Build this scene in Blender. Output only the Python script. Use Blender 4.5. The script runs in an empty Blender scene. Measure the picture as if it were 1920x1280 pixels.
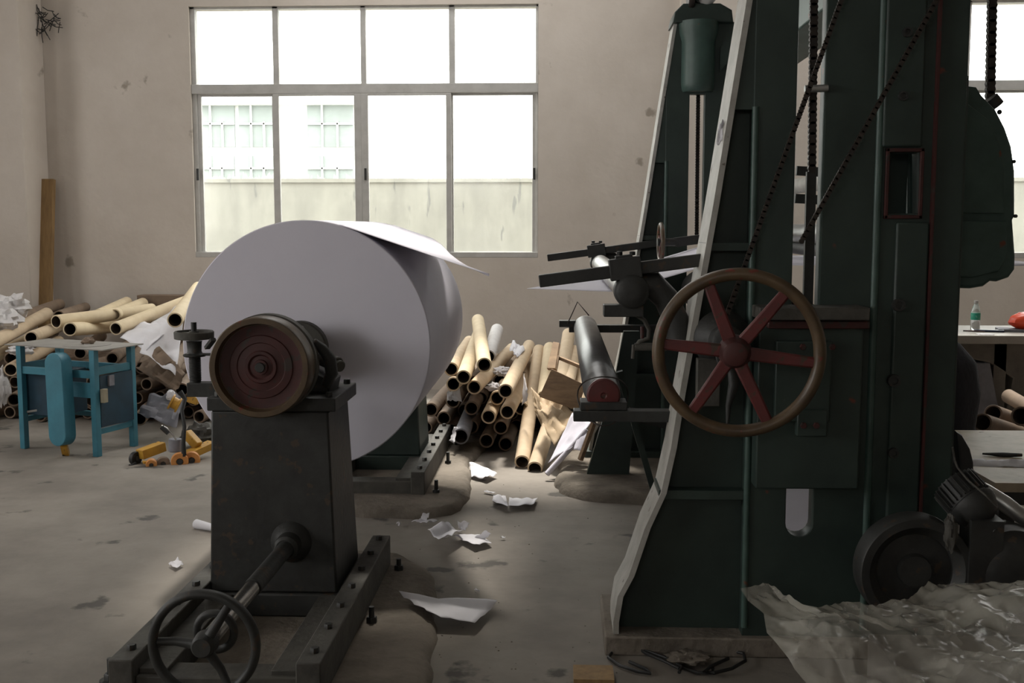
import bpy, bmesh, math, random
from mathutils import Vector, Matrix, noise as mnoise
random.seed(7)
SC = bpy.context.scene
COL = SC.collection
PI = math.pi
# ------------------------------------------------------------------ camera
FPX = 2050.0
PITCH = math.atan((640 - 425) / FPX)
YAW = math.atan((1047 - 960) / FPX * math.cos(PITCH))
CAMZ = 1.5
cam_d = bpy.data.cameras.new('camera')
cam = bpy.data.objects.new('camera', cam_d)
COL.objects.link(cam)
cam.location = (0, 0, CAMZ)
cam.rotation_euler = (PI / 2 - PITCH, 0, YAW)
cam_d.sensor_width = 36
cam_d.lens = FPX / 1920 * 36
cam_d.clip_start = 0.05
cam_d.clip_end = 300
SC.camera = cam
# ------------------------------------------------------------------ light, exposure
w = bpy.data.worlds.new('sky'); SC.world = w; w.use_nodes = True
bg = w.node_tree.nodes['Background']
bg.inputs[0].default_value = (1.0, 0.985, 0.955, 1)
bg.inputs[1].default_value = 7.0
SC.view_settings.view_transform = 'Standard'
SC.view_settings.look = 'None'
SC.view_settings.gamma = 1
SC.view_settings.exposure = 0.0
SC.view_settings.use_curve_mapping = False
sun_d = bpy.data.lights.new('sun', 'SUN'); sun = bpy.data.objects.new('sun', sun_d); COL.objects.link(sun)
sun_d.energy = 6.0; sun_d.angle = math.radians(7); sun_d.color = (1, 0.95, 0.86)
sun.rotation_euler = Vector((-0.06, 0.42, 0.90)).to_track_quat('Z', 'Y').to_euler()   # shines in over the back wall
sun.location = (0, 14, 8)

def portal(name, loc, sx, sy, direction):
    d = bpy.data.lights.new(name, 'AREA'); o = bpy.data.objects.new(name, d); COL.objects.link(o)
    d.shape = 'RECTANGLE'; d.size = sx; d.size_y = sy; d.cycles.is_portal = True
    o.location = loc
    o.rotation_euler = (-Vector(direction)).to_track_quat('Z', 'Y').to_euler()
    return o
RX0, RX1, RY0, RY1, RZ = -6.6, 9.0, -5.0, 10.0, 5.2
LW = [(-0.6, 2.8, 1.2, 3.6), (5.6, 7.3, 1.6, 3.6)]
FRONT_FILL = (-3.4, -1.1, 2.6, 3.4)                                     # unseen opening added behind the viewer as front fill           # openings in the left wall (y0,y1,z0,z1)
SKY = [(-2.1, 0.1, 8.5, 9.6), (2.2, 6.0, 8.3, 9.3)]           # skylights (x0,x1,y0,y1)
ADDED_ROOF_GAP = (-1.9, -0.72, 6.5, 7.8)  # unseen ceiling opening added to brighten the roll top and loose sheet
for (a, b, c, d) in LW:
    portal('daylight_portal', (RX0 - 0.12, (a + b) / 2, (c + d) / 2), d - c, b - a, (1, 0, 0))
portal('daylight_portal', ((FRONT_FILL[0] + FRONT_FILL[1]) / 2, RY0 - 0.12, (FRONT_FILL[2] + FRONT_FILL[3]) / 2), FRONT_FILL[1] - FRONT_FILL[0], FRONT_FILL[3] - FRONT_FILL[2], (0, 1, 0))
for (a, b, c, d) in SKY + [ADDED_ROOF_GAP]:
    portal('daylight_portal', ((a + b) / 2, (c + d) / 2, RZ + 0.05), b - a, d - c, (0, 0, -1))

# ------------------------------------------------------------------ projection helpers (pixel of the photograph -> point in the place)
ROT = Matrix.Rotation(YAW, 3, 'Z') @ Matrix.Rotation(PI / 2 - PITCH, 3, 'X')
def ray(px, py):
    return ROT @ Vector(((px - 960) / FPX, (640 - py) / FPX, -1))
def P(px, py, Y):
    d = ray(px, py); t = Y / d.y
    return Vector((d.x * t, Y, CAMZ + d.z * t))
def G(px, py, z=0.0):
    d = ray(px, py); t = (z - CAMZ) / d.z
    return Vector((d.x * t, d.y * t, z))

# ------------------------------------------------------------------ materials
MATS = {}
def mat(name, c1, c2=None, rough=0.6, metal=0.0, scale=6.0, bump=0.0, bscale=40, rust=None, rust_amt=0.35, trans=0, alpha=1, spec=0.5, sheen=0, lo=0.35, hi=0.65, stretch=None):
    if name in MATS: return MATS[name]
    m = bpy.data.materials.new(name); m.use_nodes = True
    nt = m.node_tree; N = nt.nodes; L = nt.links
    b = N['Principled BSDF']
    b.inputs['Roughness'].default_value = rough
    b.inputs['Metallic'].default_value = metal
    b.inputs['Specular IOR Level'].default_value = spec
    tc = N.new('ShaderNodeTexCoord'); src = tc.outputs['Object']
    if stretch:
        mp = N.new('ShaderNodeMapping'); mp.inputs['Scale'].default_value = stretch
        L.new(src, mp.inputs['Vector']); src = mp.outputs['Vector']
    c2 = c2 or tuple(x * 0.75 for x in c1)
    nz = N.new('ShaderNodeTexNoise'); nz.inputs['Scale'].default_value = scale; nz.inputs['Detail'].default_value = 6
    nz.inputs['Roughness'].default_value = 0.65
    L.new(src, nz.inputs['Vector'])
    r = N.new('ShaderNodeValToRGB')
    r.color_ramp.elements[0].position = lo; r.color_ramp.elements[1].position = hi
    r.color_ramp.elements[0].color = (*c2, 1); r.color_ramp.elements[1].color = (*c1, 1)
    L.new(nz.outputs['Fac'], r.inputs['Fac'])
    out = r.outputs['Color']
    if rust:
        n2 = N.new('ShaderNodeTexNoise'); n2.inputs['Scale'].default_value = scale * 2.3; n2.inputs['Detail'].default_value = 8
        L.new(src, n2.inputs['Vector'])
        r2 = N.new('ShaderNodeValToRGB')
        r2.color_ramp.elements[0].position = 1 - rust_amt; r2.color_ramp.elements[1].position = min(1, 1.04 - rust_amt)
        r2.color_ramp.elements[0].color = (0, 0, 0, 1); r2.color_ramp.elements[1].color = (1, 1, 1, 1)
        L.new(n2.outputs['Fac'], r2.inputs['Fac'])
        mx = N.new('ShaderNodeMix'); mx.data_type = 'RGBA'
        L.new(r2.outputs['Color'], mx.inputs['Factor']); L.new(out, mx.inputs['A']); mx.inputs['B'].default_value = (*rust, 1)
        out = mx.outputs['Result']
    L.new(out, b.inputs['Base Color'])
    if bump:
        n3 = N.new('ShaderNodeTexNoise'); n3.inputs['Scale'].default_value = bscale; n3.inputs['Detail'].default_value = 5
        L.new(src, n3.inputs['Vector'])
        bp = N.new('ShaderNodeBump'); bp.inputs['Strength'].default_value = bump; bp.inputs['Distance'].default_value = 0.01
        L.new(n3.outputs['Fac'], bp.inputs['Height']); L.new(bp.outputs['Normal'], b.inputs['Normal'])
    if trans: b.inputs['Transmission Weight'].default_value = trans
    if alpha < 1: b.inputs['Alpha'].default_value = alpha
    MATS[name] = m
    return m

M_wall = mat('plaster', (0.60, 0.545, 0.49), (0.53, 0.475, 0.42), rough=0.95, scale=1.3, bump=0.25, bscale=18, rust=(0.33, 0.29, 0.245), rust_amt=0.315, spec=0.1)
M_ceil = mat('ceiling_paint', (0.55, 0.53, 0.5), rough=0.95, spec=0.1)
M_floor = mat('concrete', (0.275, 0.248, 0.217), (0.19, 0.17, 0.148), rough=0.85, scale=1.5, bump=0.35, bscale=14, rust=(0.10, 0.092, 0.082), rust_amt=0.36, spec=0.25)
M_plinth = mat('rough_concrete', (0.24, 0.21, 0.175), (0.12, 0.104, 0.086), rough=0.95, scale=3, bump=0.9, bscale=30, spec=0.15)
M_frame = mat('aluminium_frame', (0.50, 0.49, 0.47), (0.42, 0.41, 0.39), rough=0.6, scale=8)
M_green = mat('green_machine_paint', (0.030, 0.048, 0.040), (0.018, 0.030, 0.026), rough=0.5, scale=4, rust=(0.17, 0.04, 0.022), rust_amt=0.30, bump=0.15, bscale=12)
M_greenlt = mat('green_paint_light', (0.060, 0.105, 0.090), (0.035, 0.065, 0.055), rough=0.45, scale=5, rust=(0.16, 0.045, 0.025), rust_amt=0.31)
M_edge = mat('bare_machined_edge', (0.42, 0.41, 0.38), (0.30, 0.29, 0.26), rough=0.6, scale=9, rust=(0.12, 0.10, 0.08), rust_amt=0.33)
M_dark = mat('dark_iron', (0.030, 0.031, 0.029), (0.016, 0.016, 0.015), rough=0.55, scale=9, rust=(0.05, 0.033, 0.022), rust_amt=0.38, bump=0.2)
M_greydk = mat('dusty_iron', (0.085, 0.08, 0.068), (0.04, 0.037, 0.032), rough=0.7, scale=7, bump=0.3)
M_steel = mat('polished_steel', (0.55, 0.54, 0.52), (0.35, 0.34, 0.32), rough=0.25, metal=1.0, scale=12)
M_steelroll = mat('roller_steel', (0.50, 0.50, 0.49), (0.35, 0.35, 0.34), rough=0.38, metal=0.8, scale=5)
M_rubber = mat('roller_rubber', (0.12, 0.12, 0.12), (0.06, 0.06, 0.06), rough=0.35, scale=6)
M_red = mat('red_paint', (0.12, 0.018, 0.017), (0.065, 0.013, 0.012), rough=0.5, scale=9, rust=(0.05, 0.03, 0.02), rust_amt=0.40)
M_reddk = mat('dark_red_paint', (0.065, 0.013, 0.011), (0.035, 0.010, 0.009), rough=0.6, scale=7, rust=(0.035, 0.022, 0.018), rust_amt=0.42)
M_rim = mat('worn_brown_rim', (0.105, 0.068, 0.034), (0.055, 0.034, 0.018), rough=0.42, scale=10, rust=(0.15, 0.03, 0.02), rust_amt=0.36)
M_chain = mat('oily_chain', (0.035, 0.024, 0.017), (0.015, 0.012, 0.010), rough=0.5, scale=30)
M_paper = mat('white_paper', (0.72, 0.70, 0.78), (0.68, 0.66, 0.745), rough=0.8, scale=2, spec=0.2)
M_paperdull = mat('scrap_paper', (0.84, 0.83, 0.87), (0.78, 0.77, 0.80), rough=0.85, scale=6, spec=0.2)
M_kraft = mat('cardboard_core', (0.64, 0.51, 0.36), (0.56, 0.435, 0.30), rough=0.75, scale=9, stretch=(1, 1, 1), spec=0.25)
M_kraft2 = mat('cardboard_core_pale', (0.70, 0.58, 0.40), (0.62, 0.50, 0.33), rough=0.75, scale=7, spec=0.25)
M_kraftdk = mat('cardboard_brown_and_shaded', (0.23, 0.165, 0.115), (0.17, 0.12, 0.085), rough=0.8, scale=9)  # brown board, darkened further: shade of the lower cores put into the colour
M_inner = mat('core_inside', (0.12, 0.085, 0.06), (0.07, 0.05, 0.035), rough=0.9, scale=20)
M_wrap = mat('white_wrapped_core', (0.68, 0.66, 0.66), (0.56, 0.54, 0.54), rough=0.7, scale=12, bump=0.6, bscale=22)
M_greycore = mat('grey_wrapped_core', (0.22, 0.22, 0.25), (0.15, 0.15, 0.17), rough=0.7, scale=8)
M_brownpaper = mat('brown_kraft_sheet', (0.56, 0.42, 0.27), (0.46, 0.34, 0.21), rough=0.75, scale=4)
M_wood = mat('timber', (0.32, 0.20, 0.085), (0.22, 0.135, 0.06), rough=0.8, scale=5, stretch=(6, 6, 0.6))
M_plywood = mat('crate_wood', (0.40, 0.27, 0.16), (0.24, 0.16, 0.10), rough=0.8, scale=6, stretch=(1, 1, 5))
M_blue = mat('blue_enamel', (0.05, 0.215, 0.29), (0.04, 0.165, 0.225), rough=0.5, scale=6, rust=(0.22, 0.24, 0.22), rust_amt=0.27)
M_bluedk = mat('dark_blue_panel', (0.012, 0.05, 0.085), (0.008, 0.03, 0.05), rough=0.6, scale=6)
M_sheet = mat('worn_sheet_steel', (0.30, 0.29, 0.27), (0.22, 0.21, 0.19), rough=0.5, scale=5)
M_beige = mat('beige_plastic', (0.35, 0.31, 0.22), rough=0.6)
M_yellow = mat('yellow_paint', (0.55, 0.30, 0.035), (0.40, 0.21, 0.03), rough=0.5, scale=9, rust=(0.08, 0.055, 0.03), rust_amt=0.37)
M_orange = mat('orange_polyurethane', (0.62, 0.27, 0.075), (0.5, 0.2, 0.05), rough=0.6, scale=12)
M_black = mat('black_rubber', (0.014, 0.014, 0.014), (0.009, 0.009, 0.009), rough=0.55)
M_cloth = mat('dark_cloth', (0.020, 0.022, 0.030), (0.012, 0.013, 0.018), rough=0.95, bump=0.4)
M_clothgrey = mat('grey_cloth', (0.17, 0.17, 0.17), rough=0.95)
M_bench = mat('grey_bench_top', (0.40, 0.38, 0.35), (0.31, 0.295, 0.27), rough=0.6, scale=4)
M_benchleg = mat('bench_support', (0.16, 0.145, 0.125), (0.10, 0.09, 0.078), rough=0.7)
M_ply = mat('worn_table_top', (0.50, 0.42, 0.31), (0.34, 0.28, 0.20), rough=0.6, scale=5, rust=(0.09, 0.07, 0.05), rust_amt=0.33)
M_redbag = mat('orange_red_plastic_bag', (0.80, 0.085, 0.03), (0.68, 0.06, 0.02), rough=0.35, scale=9)
M_pet = mat('clear_bottle_plastic', (0.85, 0.88, 0.88), (0.82, 0.86, 0.86), rough=0.1, trans=0.75, scale=3)
M_label = mat('green_bottle_label', (0.03, 0.36, 0.24), (0.55, 0.65, 0.6), rough=0.5, scale=40, lo=0.3, hi=0.42)
M_outwall = mat('weathered_yard_wall', (0.33, 0.325, 0.29), (0.27, 0.265, 0.24), rough=0.95, scale=1.2, rust=(0.20, 0.20, 0.19), rust_amt=0.35, stretch=(3, 1, 0.6), spec=0.1)
M_outground = mat('yard_ground', (0.30, 0.30, 0.28), rough=0.95)
M_outbuild = mat('white_building_wall', (0.75, 0.75, 0.73), (0.7, 0.7, 0.68), rough=0.9)
M_outglass = mat('distant_window_glass', (0.30, 0.33, 0.32), (0.27, 0.30, 0.29), rough=0.8, spec=0.1)
M_shard = mat('glass_shards', (0.6, 0.62, 0.55), rough=0.3)
M_phone = mat('dark_blue_phone', (0.012, 0.02, 0.06), rough=0.3)

def translucent(m, amt):
    nt = m.node_tree; N = nt.nodes; b = N['Principled BSDF']; o = N['Material Output']
    t = N.new('ShaderNodeBsdfTranslucent'); mx = N.new('ShaderNodeMixShader'); mx.inputs[0].default_value = amt
    nt.links.new(b.inputs['Base Color'].links[0].from_socket, t.inputs[0])
    nt.links.new(b.outputs[0], mx.inputs[1]); nt.links.new(t.outputs[0], mx.inputs[2]); nt.links.new(mx.outputs[0], o.inputs[0])
translucent(M_paperdull, .2)
def glass_mat():
    m = bpy.data.materials.new('window_glass'); m.use_nodes = True
    nt = m.node_tree; nt.nodes.clear(); N = nt.nodes.new
    o = N('ShaderNodeOutputMaterial'); t = N('ShaderNodeBsdfTransparent'); g = N('ShaderNodeBsdfGlossy')
    t.inputs[0].default_value = (0.94, 0.96, 0.95, 1); g.inputs['Roughness'].default_value = 0.1
    d = N('ShaderNodeBsdfDiffuse'); d.inputs[0].default_value = (0.6, 0.6, 0.57, 1)
    mx = N('ShaderNodeMixShader'); mx.inputs[0].default_value = 0.05
    mx2 = N('ShaderNodeMixShader')
    nz = N('ShaderNodeTexNoise'); nz.inputs['Scale'].default_value = 2.5; nz.inputs['Detail'].default_value = 8
    tc = N('ShaderNodeTexCoord'); r = N('ShaderNodeMapRange')
    r.inputs[1].default_value = 0.45; r.inputs[2].default_value = 0.8; r.inputs[3].default_value = 0.0; r.inputs[4].default_value = 0.14
    L = nt.links.new
    L(tc.outputs['Object'], nz.inputs['Vector']); L(nz.outputs['Fac'], r.inputs[0]); L(r.outputs[0], mx2.inputs[0])
    L(t.outputs[0], mx.inputs[1]); L(g.outputs[0], mx.inputs[2]); L(mx.outputs[0], mx2.inputs[1]); L(d.outputs[0], mx2.inputs[2]); L(mx2.outputs[0], o.inputs[0])
    return m
M_glass = glass_mat()
def film_mat():
    m = bpy.data.materials.new('clear_plastic_film'); m.use_nodes = True
    nt = m.node_tree; N = nt.nodes; b = N['Principled BSDF']
    b.inputs['Base Color'].default_value = (0.50, 0.48, 0.42, 1); b.inputs['Roughness'].default_value = 0.22
    nz = N.new('ShaderNodeTexNoise'); nz.inputs['Scale'].default_value = 4; nz.inputs['Detail'].default_value = 5
    r = N.new('ShaderNodeMapRange'); r.inputs[1].default_value = 0.3; r.inputs[2].default_value = 0.7; r.inputs[3].default_value = 0.22; r.inputs[4].default_value = 0.75
    tc = N.new('ShaderNodeTexCoord')
    nt.links.new(tc.outputs['Object'], nz.inputs['Vector']); nt.links.new(nz.outputs['Fac'], r.inputs[0]); nt.links.new(r.outputs[0], b.inputs['Alpha'])
    b.inputs['Specular IOR Level'].default_value = 0.9
    return m
M_film = film_mat()

# ------------------------------------------------------------------ mesh builder
WL = {}
def frame_of(d):
    d = Vector(d).normalized()
    a = Vector((0, 0, 1)) if abs(d.z) < 0.9 else Vector((1, 0, 0))
    u = d.cross(a).normalized(); v = d.cross(u).normalized()
    return d, u, v
class MB:
    def __init__(s): s.v = []; s.f = []; s.mi = []
    def add(s, vs, fs, mi=0):
        n = len(s.v); s.v += [Vector(x) for x in vs]; s.f += [tuple(i + n for i in f) for f in fs]; s.mi += [mi] * len(fs); return s
    def box(s, x0, x1, y0, y1, z0, z1, mi=0):
        return s.hexa([(x0, y0, z0), (x1, y0, z0), (x1, y1, z0), (x0, y1, z0), (x0, y0, z1), (x1, y0, z1), (x1, y1, z1), (x0, y1, z1)], mi)
    def hexa(s, p, mi=0):
        return s.add(p, [(3, 2, 1, 0), (4, 5, 6, 7), (0, 1, 5, 4), (1, 2, 6, 5), (2, 3, 7, 6), (3, 0, 4, 7)], mi)
    def bar(s, p0, p1, wu, wv, up=(0, 0, 1), mi=0):
        p0 = Vector(p0); p1 = Vector(p1); d = (p1 - p0).normalized(); up = Vector(up)
        if abs(d.dot(up)) > 0.98: up = Vector((1, 0, 0))
        u = d.cross(up).normalized() * wu / 2; v = u.cross(d).normalized() * wv / 2
        return s.hexa([p0 - u - v, p0 + u - v, p1 + u - v, p1 - u - v, p0 - u + v, p0 + u + v, p1 + u + v, p1 - u + v], mi)
    def lathe(s, p0, axis, prof, n=32, closed=False, mi=0, sx=1.0):
        d, u, v = frame_of(axis); p0 = Vector(p0); vs = []; fs = []
        for (r, h) in prof:
            for i in range(n):
                a = 2 * PI * i / n
                vs.append(p0 + d * h + u * (r * math.cos(a) * sx) + v * (r * math.sin(a)))
        m = len(prof)
        rng = m if closed else m - 1
        for k in range(rng):
            for i in range(n):
                j = (i + 1) % n; k2 = (k + 1) % m
                fs.append((k * n + i, k2 * n + i, k2 * n + j, k * n + j))
        if not closed:
            if prof[0][0] > 1e-5: fs.append(tuple(range(n)))
            if prof[-1][0] > 1e-5: fs.append(tuple((m - 1) * n + i for i in reversed(range(n))))
        return s.add(vs, fs, mi)
    def cyl(s, p0, p1, r0, r1=None, n=20, bev=0, mi=0):
        r1 = r0 if r1 is None else r1; p0 = Vector(p0); p1 = Vector(p1); L = (p1 - p0).length
        b = bev
        prof = [(r0 - b, 0), (r0, b), (r1, L - b), (r1 - b, L)] if b else [(r0, 0), (r1, L)]
        return s.lathe(p0, p1 - p0, prof, n, mi=mi)
    def pipe(s, p0, p1, ro, ri, n=24, mi=0):
        p0 = Vector(p0); p1 = Vector(p1); L = (p1 - p0).length; b = min(0.002, (ro - ri) * 0.3)
        return s.lathe(p0, p1 - p0, [(ri, 0), (ro - b, 0), (ro, b), (ro, L - b), (ro - b, L), (ri, L)], n, closed=True, mi=mi)
    def ball(s, c, r, n=14, m=8, sc=(1, 1, 1), mi=0):
        prof = [(r * math.sin(PI * k / m) + (1e-6 if k in (0, m) else 0), -r * math.cos(PI * k / m)) for k in range(m + 1)]
        k0 = len(s.v); s.lathe((0, 0, 0), (0, 0, 1), prof, n, mi=mi)
        for i in range(k0, len(s.v)):
            q = s.v[i]; s.v[i] = Vector((q.x * sc[0], q.y * sc[1], q.z * sc[2])) + Vector(c)
        return s
    def torus(s, c, axis, R, r, n=48, m=12, sw=1.0, mi=0):
        prof = [(R + r * math.cos(2 * PI * k / m), r * sw * math.sin(2 * PI * k / m)) for k in range(m)]
        return s.lathe(c, axis, prof, n, closed=True, mi=mi)
    def path(s, pts, r, n=10, mi=0):
        pts = [Vector(p) for p in pts]; vs = []; fs = []; m = len(pts)
        rr = r if isinstance(r, (list, tuple)) else [r] * m
        d0 = (pts[1] - pts[0]).normalized(); _, u, v = frame_of(d0)
        for k in range(m):
            d = (pts[min(k + 1, m - 1)] - pts[max(k - 1, 0)]).normalized()
            u = (u - d * u.dot(d)).normalized(); v = d.cross(u)
            for i in range(n):
                a = 2 * PI * i / n; vs.append(pts[k] + (u * math.cos(a) + v * math.sin(a)) * rr[k])
        for k in range(m - 1):
            for i in range(n):
                j = (i + 1) % n; fs.append((k * n + i, k * n + j, (k + 1) * n + j, (k + 1) * n + i))
        fs.append(tuple(reversed(range(n)))); fs.append(tuple((m - 1) * n + i for i in range(n)))
        return s.add(vs, fs, mi)
    def grid(s, fn, nu, nv, mi=0, thick=0):
        vs = [Vector(fn(i / nu, j / nv)) for j in range(nv + 1) for i in range(nu + 1)]
        W = nu + 1
        fs = [(j * W + i, j * W + i + 1, (j + 1) * W + i + 1, (j + 1) * W + i) for j in range(nv) for i in range(nu)]
        return s.add(vs, fs, mi)
    def flat(s, outline, holes, y0, y1, mi=0, bevel=0.0):
        """extrude an outline given in X,Z between y0 and y1"""
        cu = bpy.data.curves.new('t', 'CURVE'); cu.dimensions = '2D'; cu.fill_mode = 'BOTH'
        for pts in [outline] + list(holes):
            sp = cu.splines.new('POLY'); sp.points.add(len(pts) - 1)
            for q, p in zip(sp.points, pts): q.co = (p[0], p[1], 0, 1)
            sp.use_cyclic_u = True
        cu.extrude = (y1 - y0) / 2 - bevel; cu.bevel_depth = bevel; cu.bevel_resolution = 1
        if bevel: cu.offset = -bevel
        ob = bpy.data.objects.new('t', cu); COL.objects.link(ob)
        dg = bpy.context.evaluated_depsgraph_get(); dg.update()
        me = bpy.data.meshes.new_from_object(ob.evaluated_get(dg))
        vs = [(v.co.x, (y0 + y1) / 2 - v.co.z, v.co.y) for v in me.vertices]
        fs = [tuple(p.vertices) for p in me.polygons]
        s.add(vs, fs, mi)
        bpy.data.objects.remove(ob); bpy.data.curves.remove(cu); bpy.data.meshes.remove(me)
        return s
    def build(s, name, m, parent=None, label=None, cat=None, group=None, kind=None, smooth=40, bevel=0, solid=0, origin=None, weld=False):
        lo = Vector((min(v.x for v in s.v), min(v.y for v in s.v), min(v.z for v in s.v)))
        hi = Vector((max(v.x for v in s.v), max(v.y for v in s.v), max(v.z for v in s.v)))
        c = (lo + hi) / 2
        if not parent: c.z = lo.z
        if origin is not None: c = Vector(origin)
        me = bpy.data.meshes.new(name)
        me.from_pydata([tuple(v - c) for v in s.v], [], s.f)
        ms = m if isinstance(m, (list, tuple)) else [m]
        for q in ms: me.materials.append(q)
        if len(ms) > 1: me.polygons.foreach_set('material_index', s.mi)
        bm = bmesh.new(); bm.from_mesh(me)
        if weld: bmesh.ops.remove_doubles(bm, verts=bm.verts, dist=1e-4)
        bmesh.ops.recalc_face_normals(bm, faces=bm.faces); bm.to_mesh(me); bm.free()
        me.polygons.foreach_set('use_smooth', [True] * len(me.polygons))
        me.set_sharp_from_angle(angle=math.radians(smooth))
        o = bpy.data.objects.new(name, me); COL.objects.link(o)
        WL[o.name] = c
        if parent:
            o.parent = parent; o.location = c - WL[parent.name]
        else: o.location = c
        if bevel:
            b = o.modifiers.new('bevel', 'BEVEL'); b.width = bevel; b.segments = 2; b.limit_method = 'ANGLE'; b.angle_limit = math.radians(50)
        if solid:
            b = o.modifiers.new('solid', 'SOLIDIFY'); b.thickness = solid; b.offset = 0
        tag(o, label, cat, group, kind)
        return o
def tag(o, label=None, cat=None, group=None, kind=None):
    if label: o['label'] = label
    if cat: o['category'] = cat
    if group: o['group'] = group
    if kind: o['kind'] = kind
    return o
def empty(name, loc, label, cat, group=None, kind=None):
    o = bpy.data.objects.new(name, None); COL.objects.link(o); o.location = loc; o.empty_display_size = 0.1
    WL[o.name] = Vector(loc)
    return tag(o, label, cat, group, kind)
def struct(name, mb, m, **k):
    return mb.build(name, m, kind='structure', **k)
def hexbolt(mb, c, r=0.016, h=0.02, axis=(0, 0, 1), stud=0, mi=0):
    mb.lathe(c, axis, [(r, 0), (r, h * 0.85), (r * 0.85, h)], 6, mi=mi)
    if stud: mb.lathe(c, axis, [(r * 0.5, 0), (r * 0.5, h + stud)], 10, mi=mi)
    return mb

# ================================================================== THE SETTING
struct('floor', MB().box(RX0 - 0.3, RX1 + 0.3, RY0 - 0.3, RY1 + 0.24, -0.2, 0), M_floor)
# window openings measured on the back wall
WT = P(365, 12, 10).z; WB = P(365, 482, 10).z
W1L = P(360, 250, 10).x; W1R = P(1009, 250, 10).x
WW = W1R - W1L
W2L = P(1812, 100, 10).x; W2R = W2L + WW
mb = MB()
YB0, YB1 = RY1, RY1 + 0.24
mb.box(RX0 - 0.3, W1L, YB0, YB1, 0, RZ); mb.box(W1R, W2L, YB0, YB1, 0, RZ); mb.box(W2R, RX1 + 0.3, YB0, YB1, 0, RZ)
for (a, b) in ((W1L, W1R), (W2L, W2R)):
    mb.box(a, b, YB0, YB1, 0, WB); mb.box(a, b, YB0, YB1, WT, RZ)
struct('wall_back', mb, M_wall, smooth=20)
mb = MB(); y = RY0
X0, X1 = RX0 - 0.24, RX0
for (a, b, c, d) in LW:
    mb.box(X0, X1, y, a, 0, RZ); mb.box(X0, X1, a, b, 0, c); mb.box(X0, X1, a, b, d, RZ); y = b
mb.box(X0, X1, y, RY1, 0, RZ)
struct('wall_left', mb, M_wall, smooth=20)
struct('wall_right', MB().box(RX1, RX1 + 0.24, RY0, RY1, 0, RZ), M_wall)
struct('wall_front', MB().box(RX0 - 0.24, FRONT_FILL[0], RY0 - 0.24, RY0, 0, RZ).box(FRONT_FILL[1], RX1 + 0.24, RY0 - 0.24, RY0, 0, RZ).box(FRONT_FILL[0], FRONT_FILL[1], RY0 - 0.24, RY0, 0, FRONT_FILL[2]).box(FRONT_FILL[0], FRONT_FILL[1], RY0 - 0.24, RY0, FRONT_FILL[3], RZ), M_wall)
mb = MB()
ZC0, ZC1 = RZ, RZ + 0.1
ylo, yhi = RY0 - 0.3, RY1 + 0.3
x = RX0 - 0.3
for (a, b, c, d) in SKY:
    mb.box(x, a, ylo, yhi, ZC0, ZC1)
    if a < ADDED_ROOF_GAP[0] < b:
        (e, f, g, h) = ADDED_ROOF_GAP
        mb.box(a, e, ylo, c, ZC0, ZC1); mb.box(f, b, ylo, c, ZC0, ZC1); mb.box(e, f, ylo, g, ZC0, ZC1); mb.box(e, f, h, c, ZC0, ZC1)
    else: mb.box(a, b, ylo, c, ZC0, ZC1)
    mb.box(a, b, d, yhi, ZC0, ZC1); x = b
mb.box(x, RX1 + 0.3, ylo, yhi, ZC0, ZC1)
struct('ceiling', mb, M_ceil)
# pilaster at the left corner of the view
CX = P(46, 300, 9.55).x
struct('trim_1', MB().box(RX0, CX, 9.55, 10, 0, RZ), M_wall, bevel=0.01)
# pale wall pilaster seen above the far machine frame
struct('trim_2', MB().box(P(1277, 20, 9.9).x, P(1400, 20, 9.9).x, 9.9, 10, 0, RZ), M_wall)

def window(idx, xl, xr):
    F = MB()
    fy0, fy1 = 10.03, 10.09
    def X(px): return xl + (P(px, 250, 10).x - W1L)
    def Z(py, px=365): return P(px, py, 10).z
    e = 0.0
    # outer frame, transom, mullions of the fixed lights above
    F.box(xl, xr, fy0, fy1, WT - 0.02, WT); F.box(xl, X(369), fy0, fy1, WB, WT); F.box(X(1004), xr, fy0, fy1, WB, WT)
    zt0, zt1 = Z(176), Z(158)
    F.box(xl, xr, fy0 - 0.02, fy1, zt0, zt1)
    for (a, b) in ((513, 524), (677, 687), (842, 853)):
        F.box(X(a), X(b), fy0, fy1, zt1, WT)
    F.box(xl, xr, fy0 - 0.03, fy1 + 0.02, WB, Z(472))
    top = struct('window_%d' % idx, F, M_frame, bevel=0.004)
    # four sliding sashes below
    rows = [(366, 376, 509, 516, 10.06), (512, 523, 664, 677, 10.03), (677, 690, 836, 846, 10.03), (838, 849, 998, 1006, 10.06)]
    zb = Z(482)
    G_ = MB()
    for (a, b, c, d, yy) in rows:
        s = MB()
        s.box(X(a), X(b), yy - 0.02, yy + 0.015, WB + 0.02, zt0); s.box(X(c), X(d), yy - 0.02, yy + 0.015, WB + 0.02, zt0)
        s.box(X(b), X(c), yy - 0.02, yy + 0.015, WB + 0.02, Z(471)); s.box(X(b), X(c), yy - 0.02, yy + 0.015, zt0 - 0.02, zt0)
        sash = s.build('sash', M_frame, top, bevel=0.003)
        g = MB(); g.box(X(b) - .005, X(c) + .005, yy - 0.003, yy + 0.001, Z(471) - .005, zt0 - 0.015)
        g.build('glass_pane', M_glass, sash)
    for (a, b) in ((369, 513), (524, 677), (687, 842), (853, 1004)):
        g = MB(); g.box(X(a), X(b), 10.058, 10.062, zt1, WT - 0.02); g.build('glass_pane', M_glass, top)
    for px in (368, 684, 1002):
        l = MB(); l.box(X(px - 2), X(px + 2), 10.0, 10.012, Z(338), Z(316)); l.build('latch', M_dark, top)
window(1, W1L, W1R)
window(2, W2L, W2R)

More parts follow.
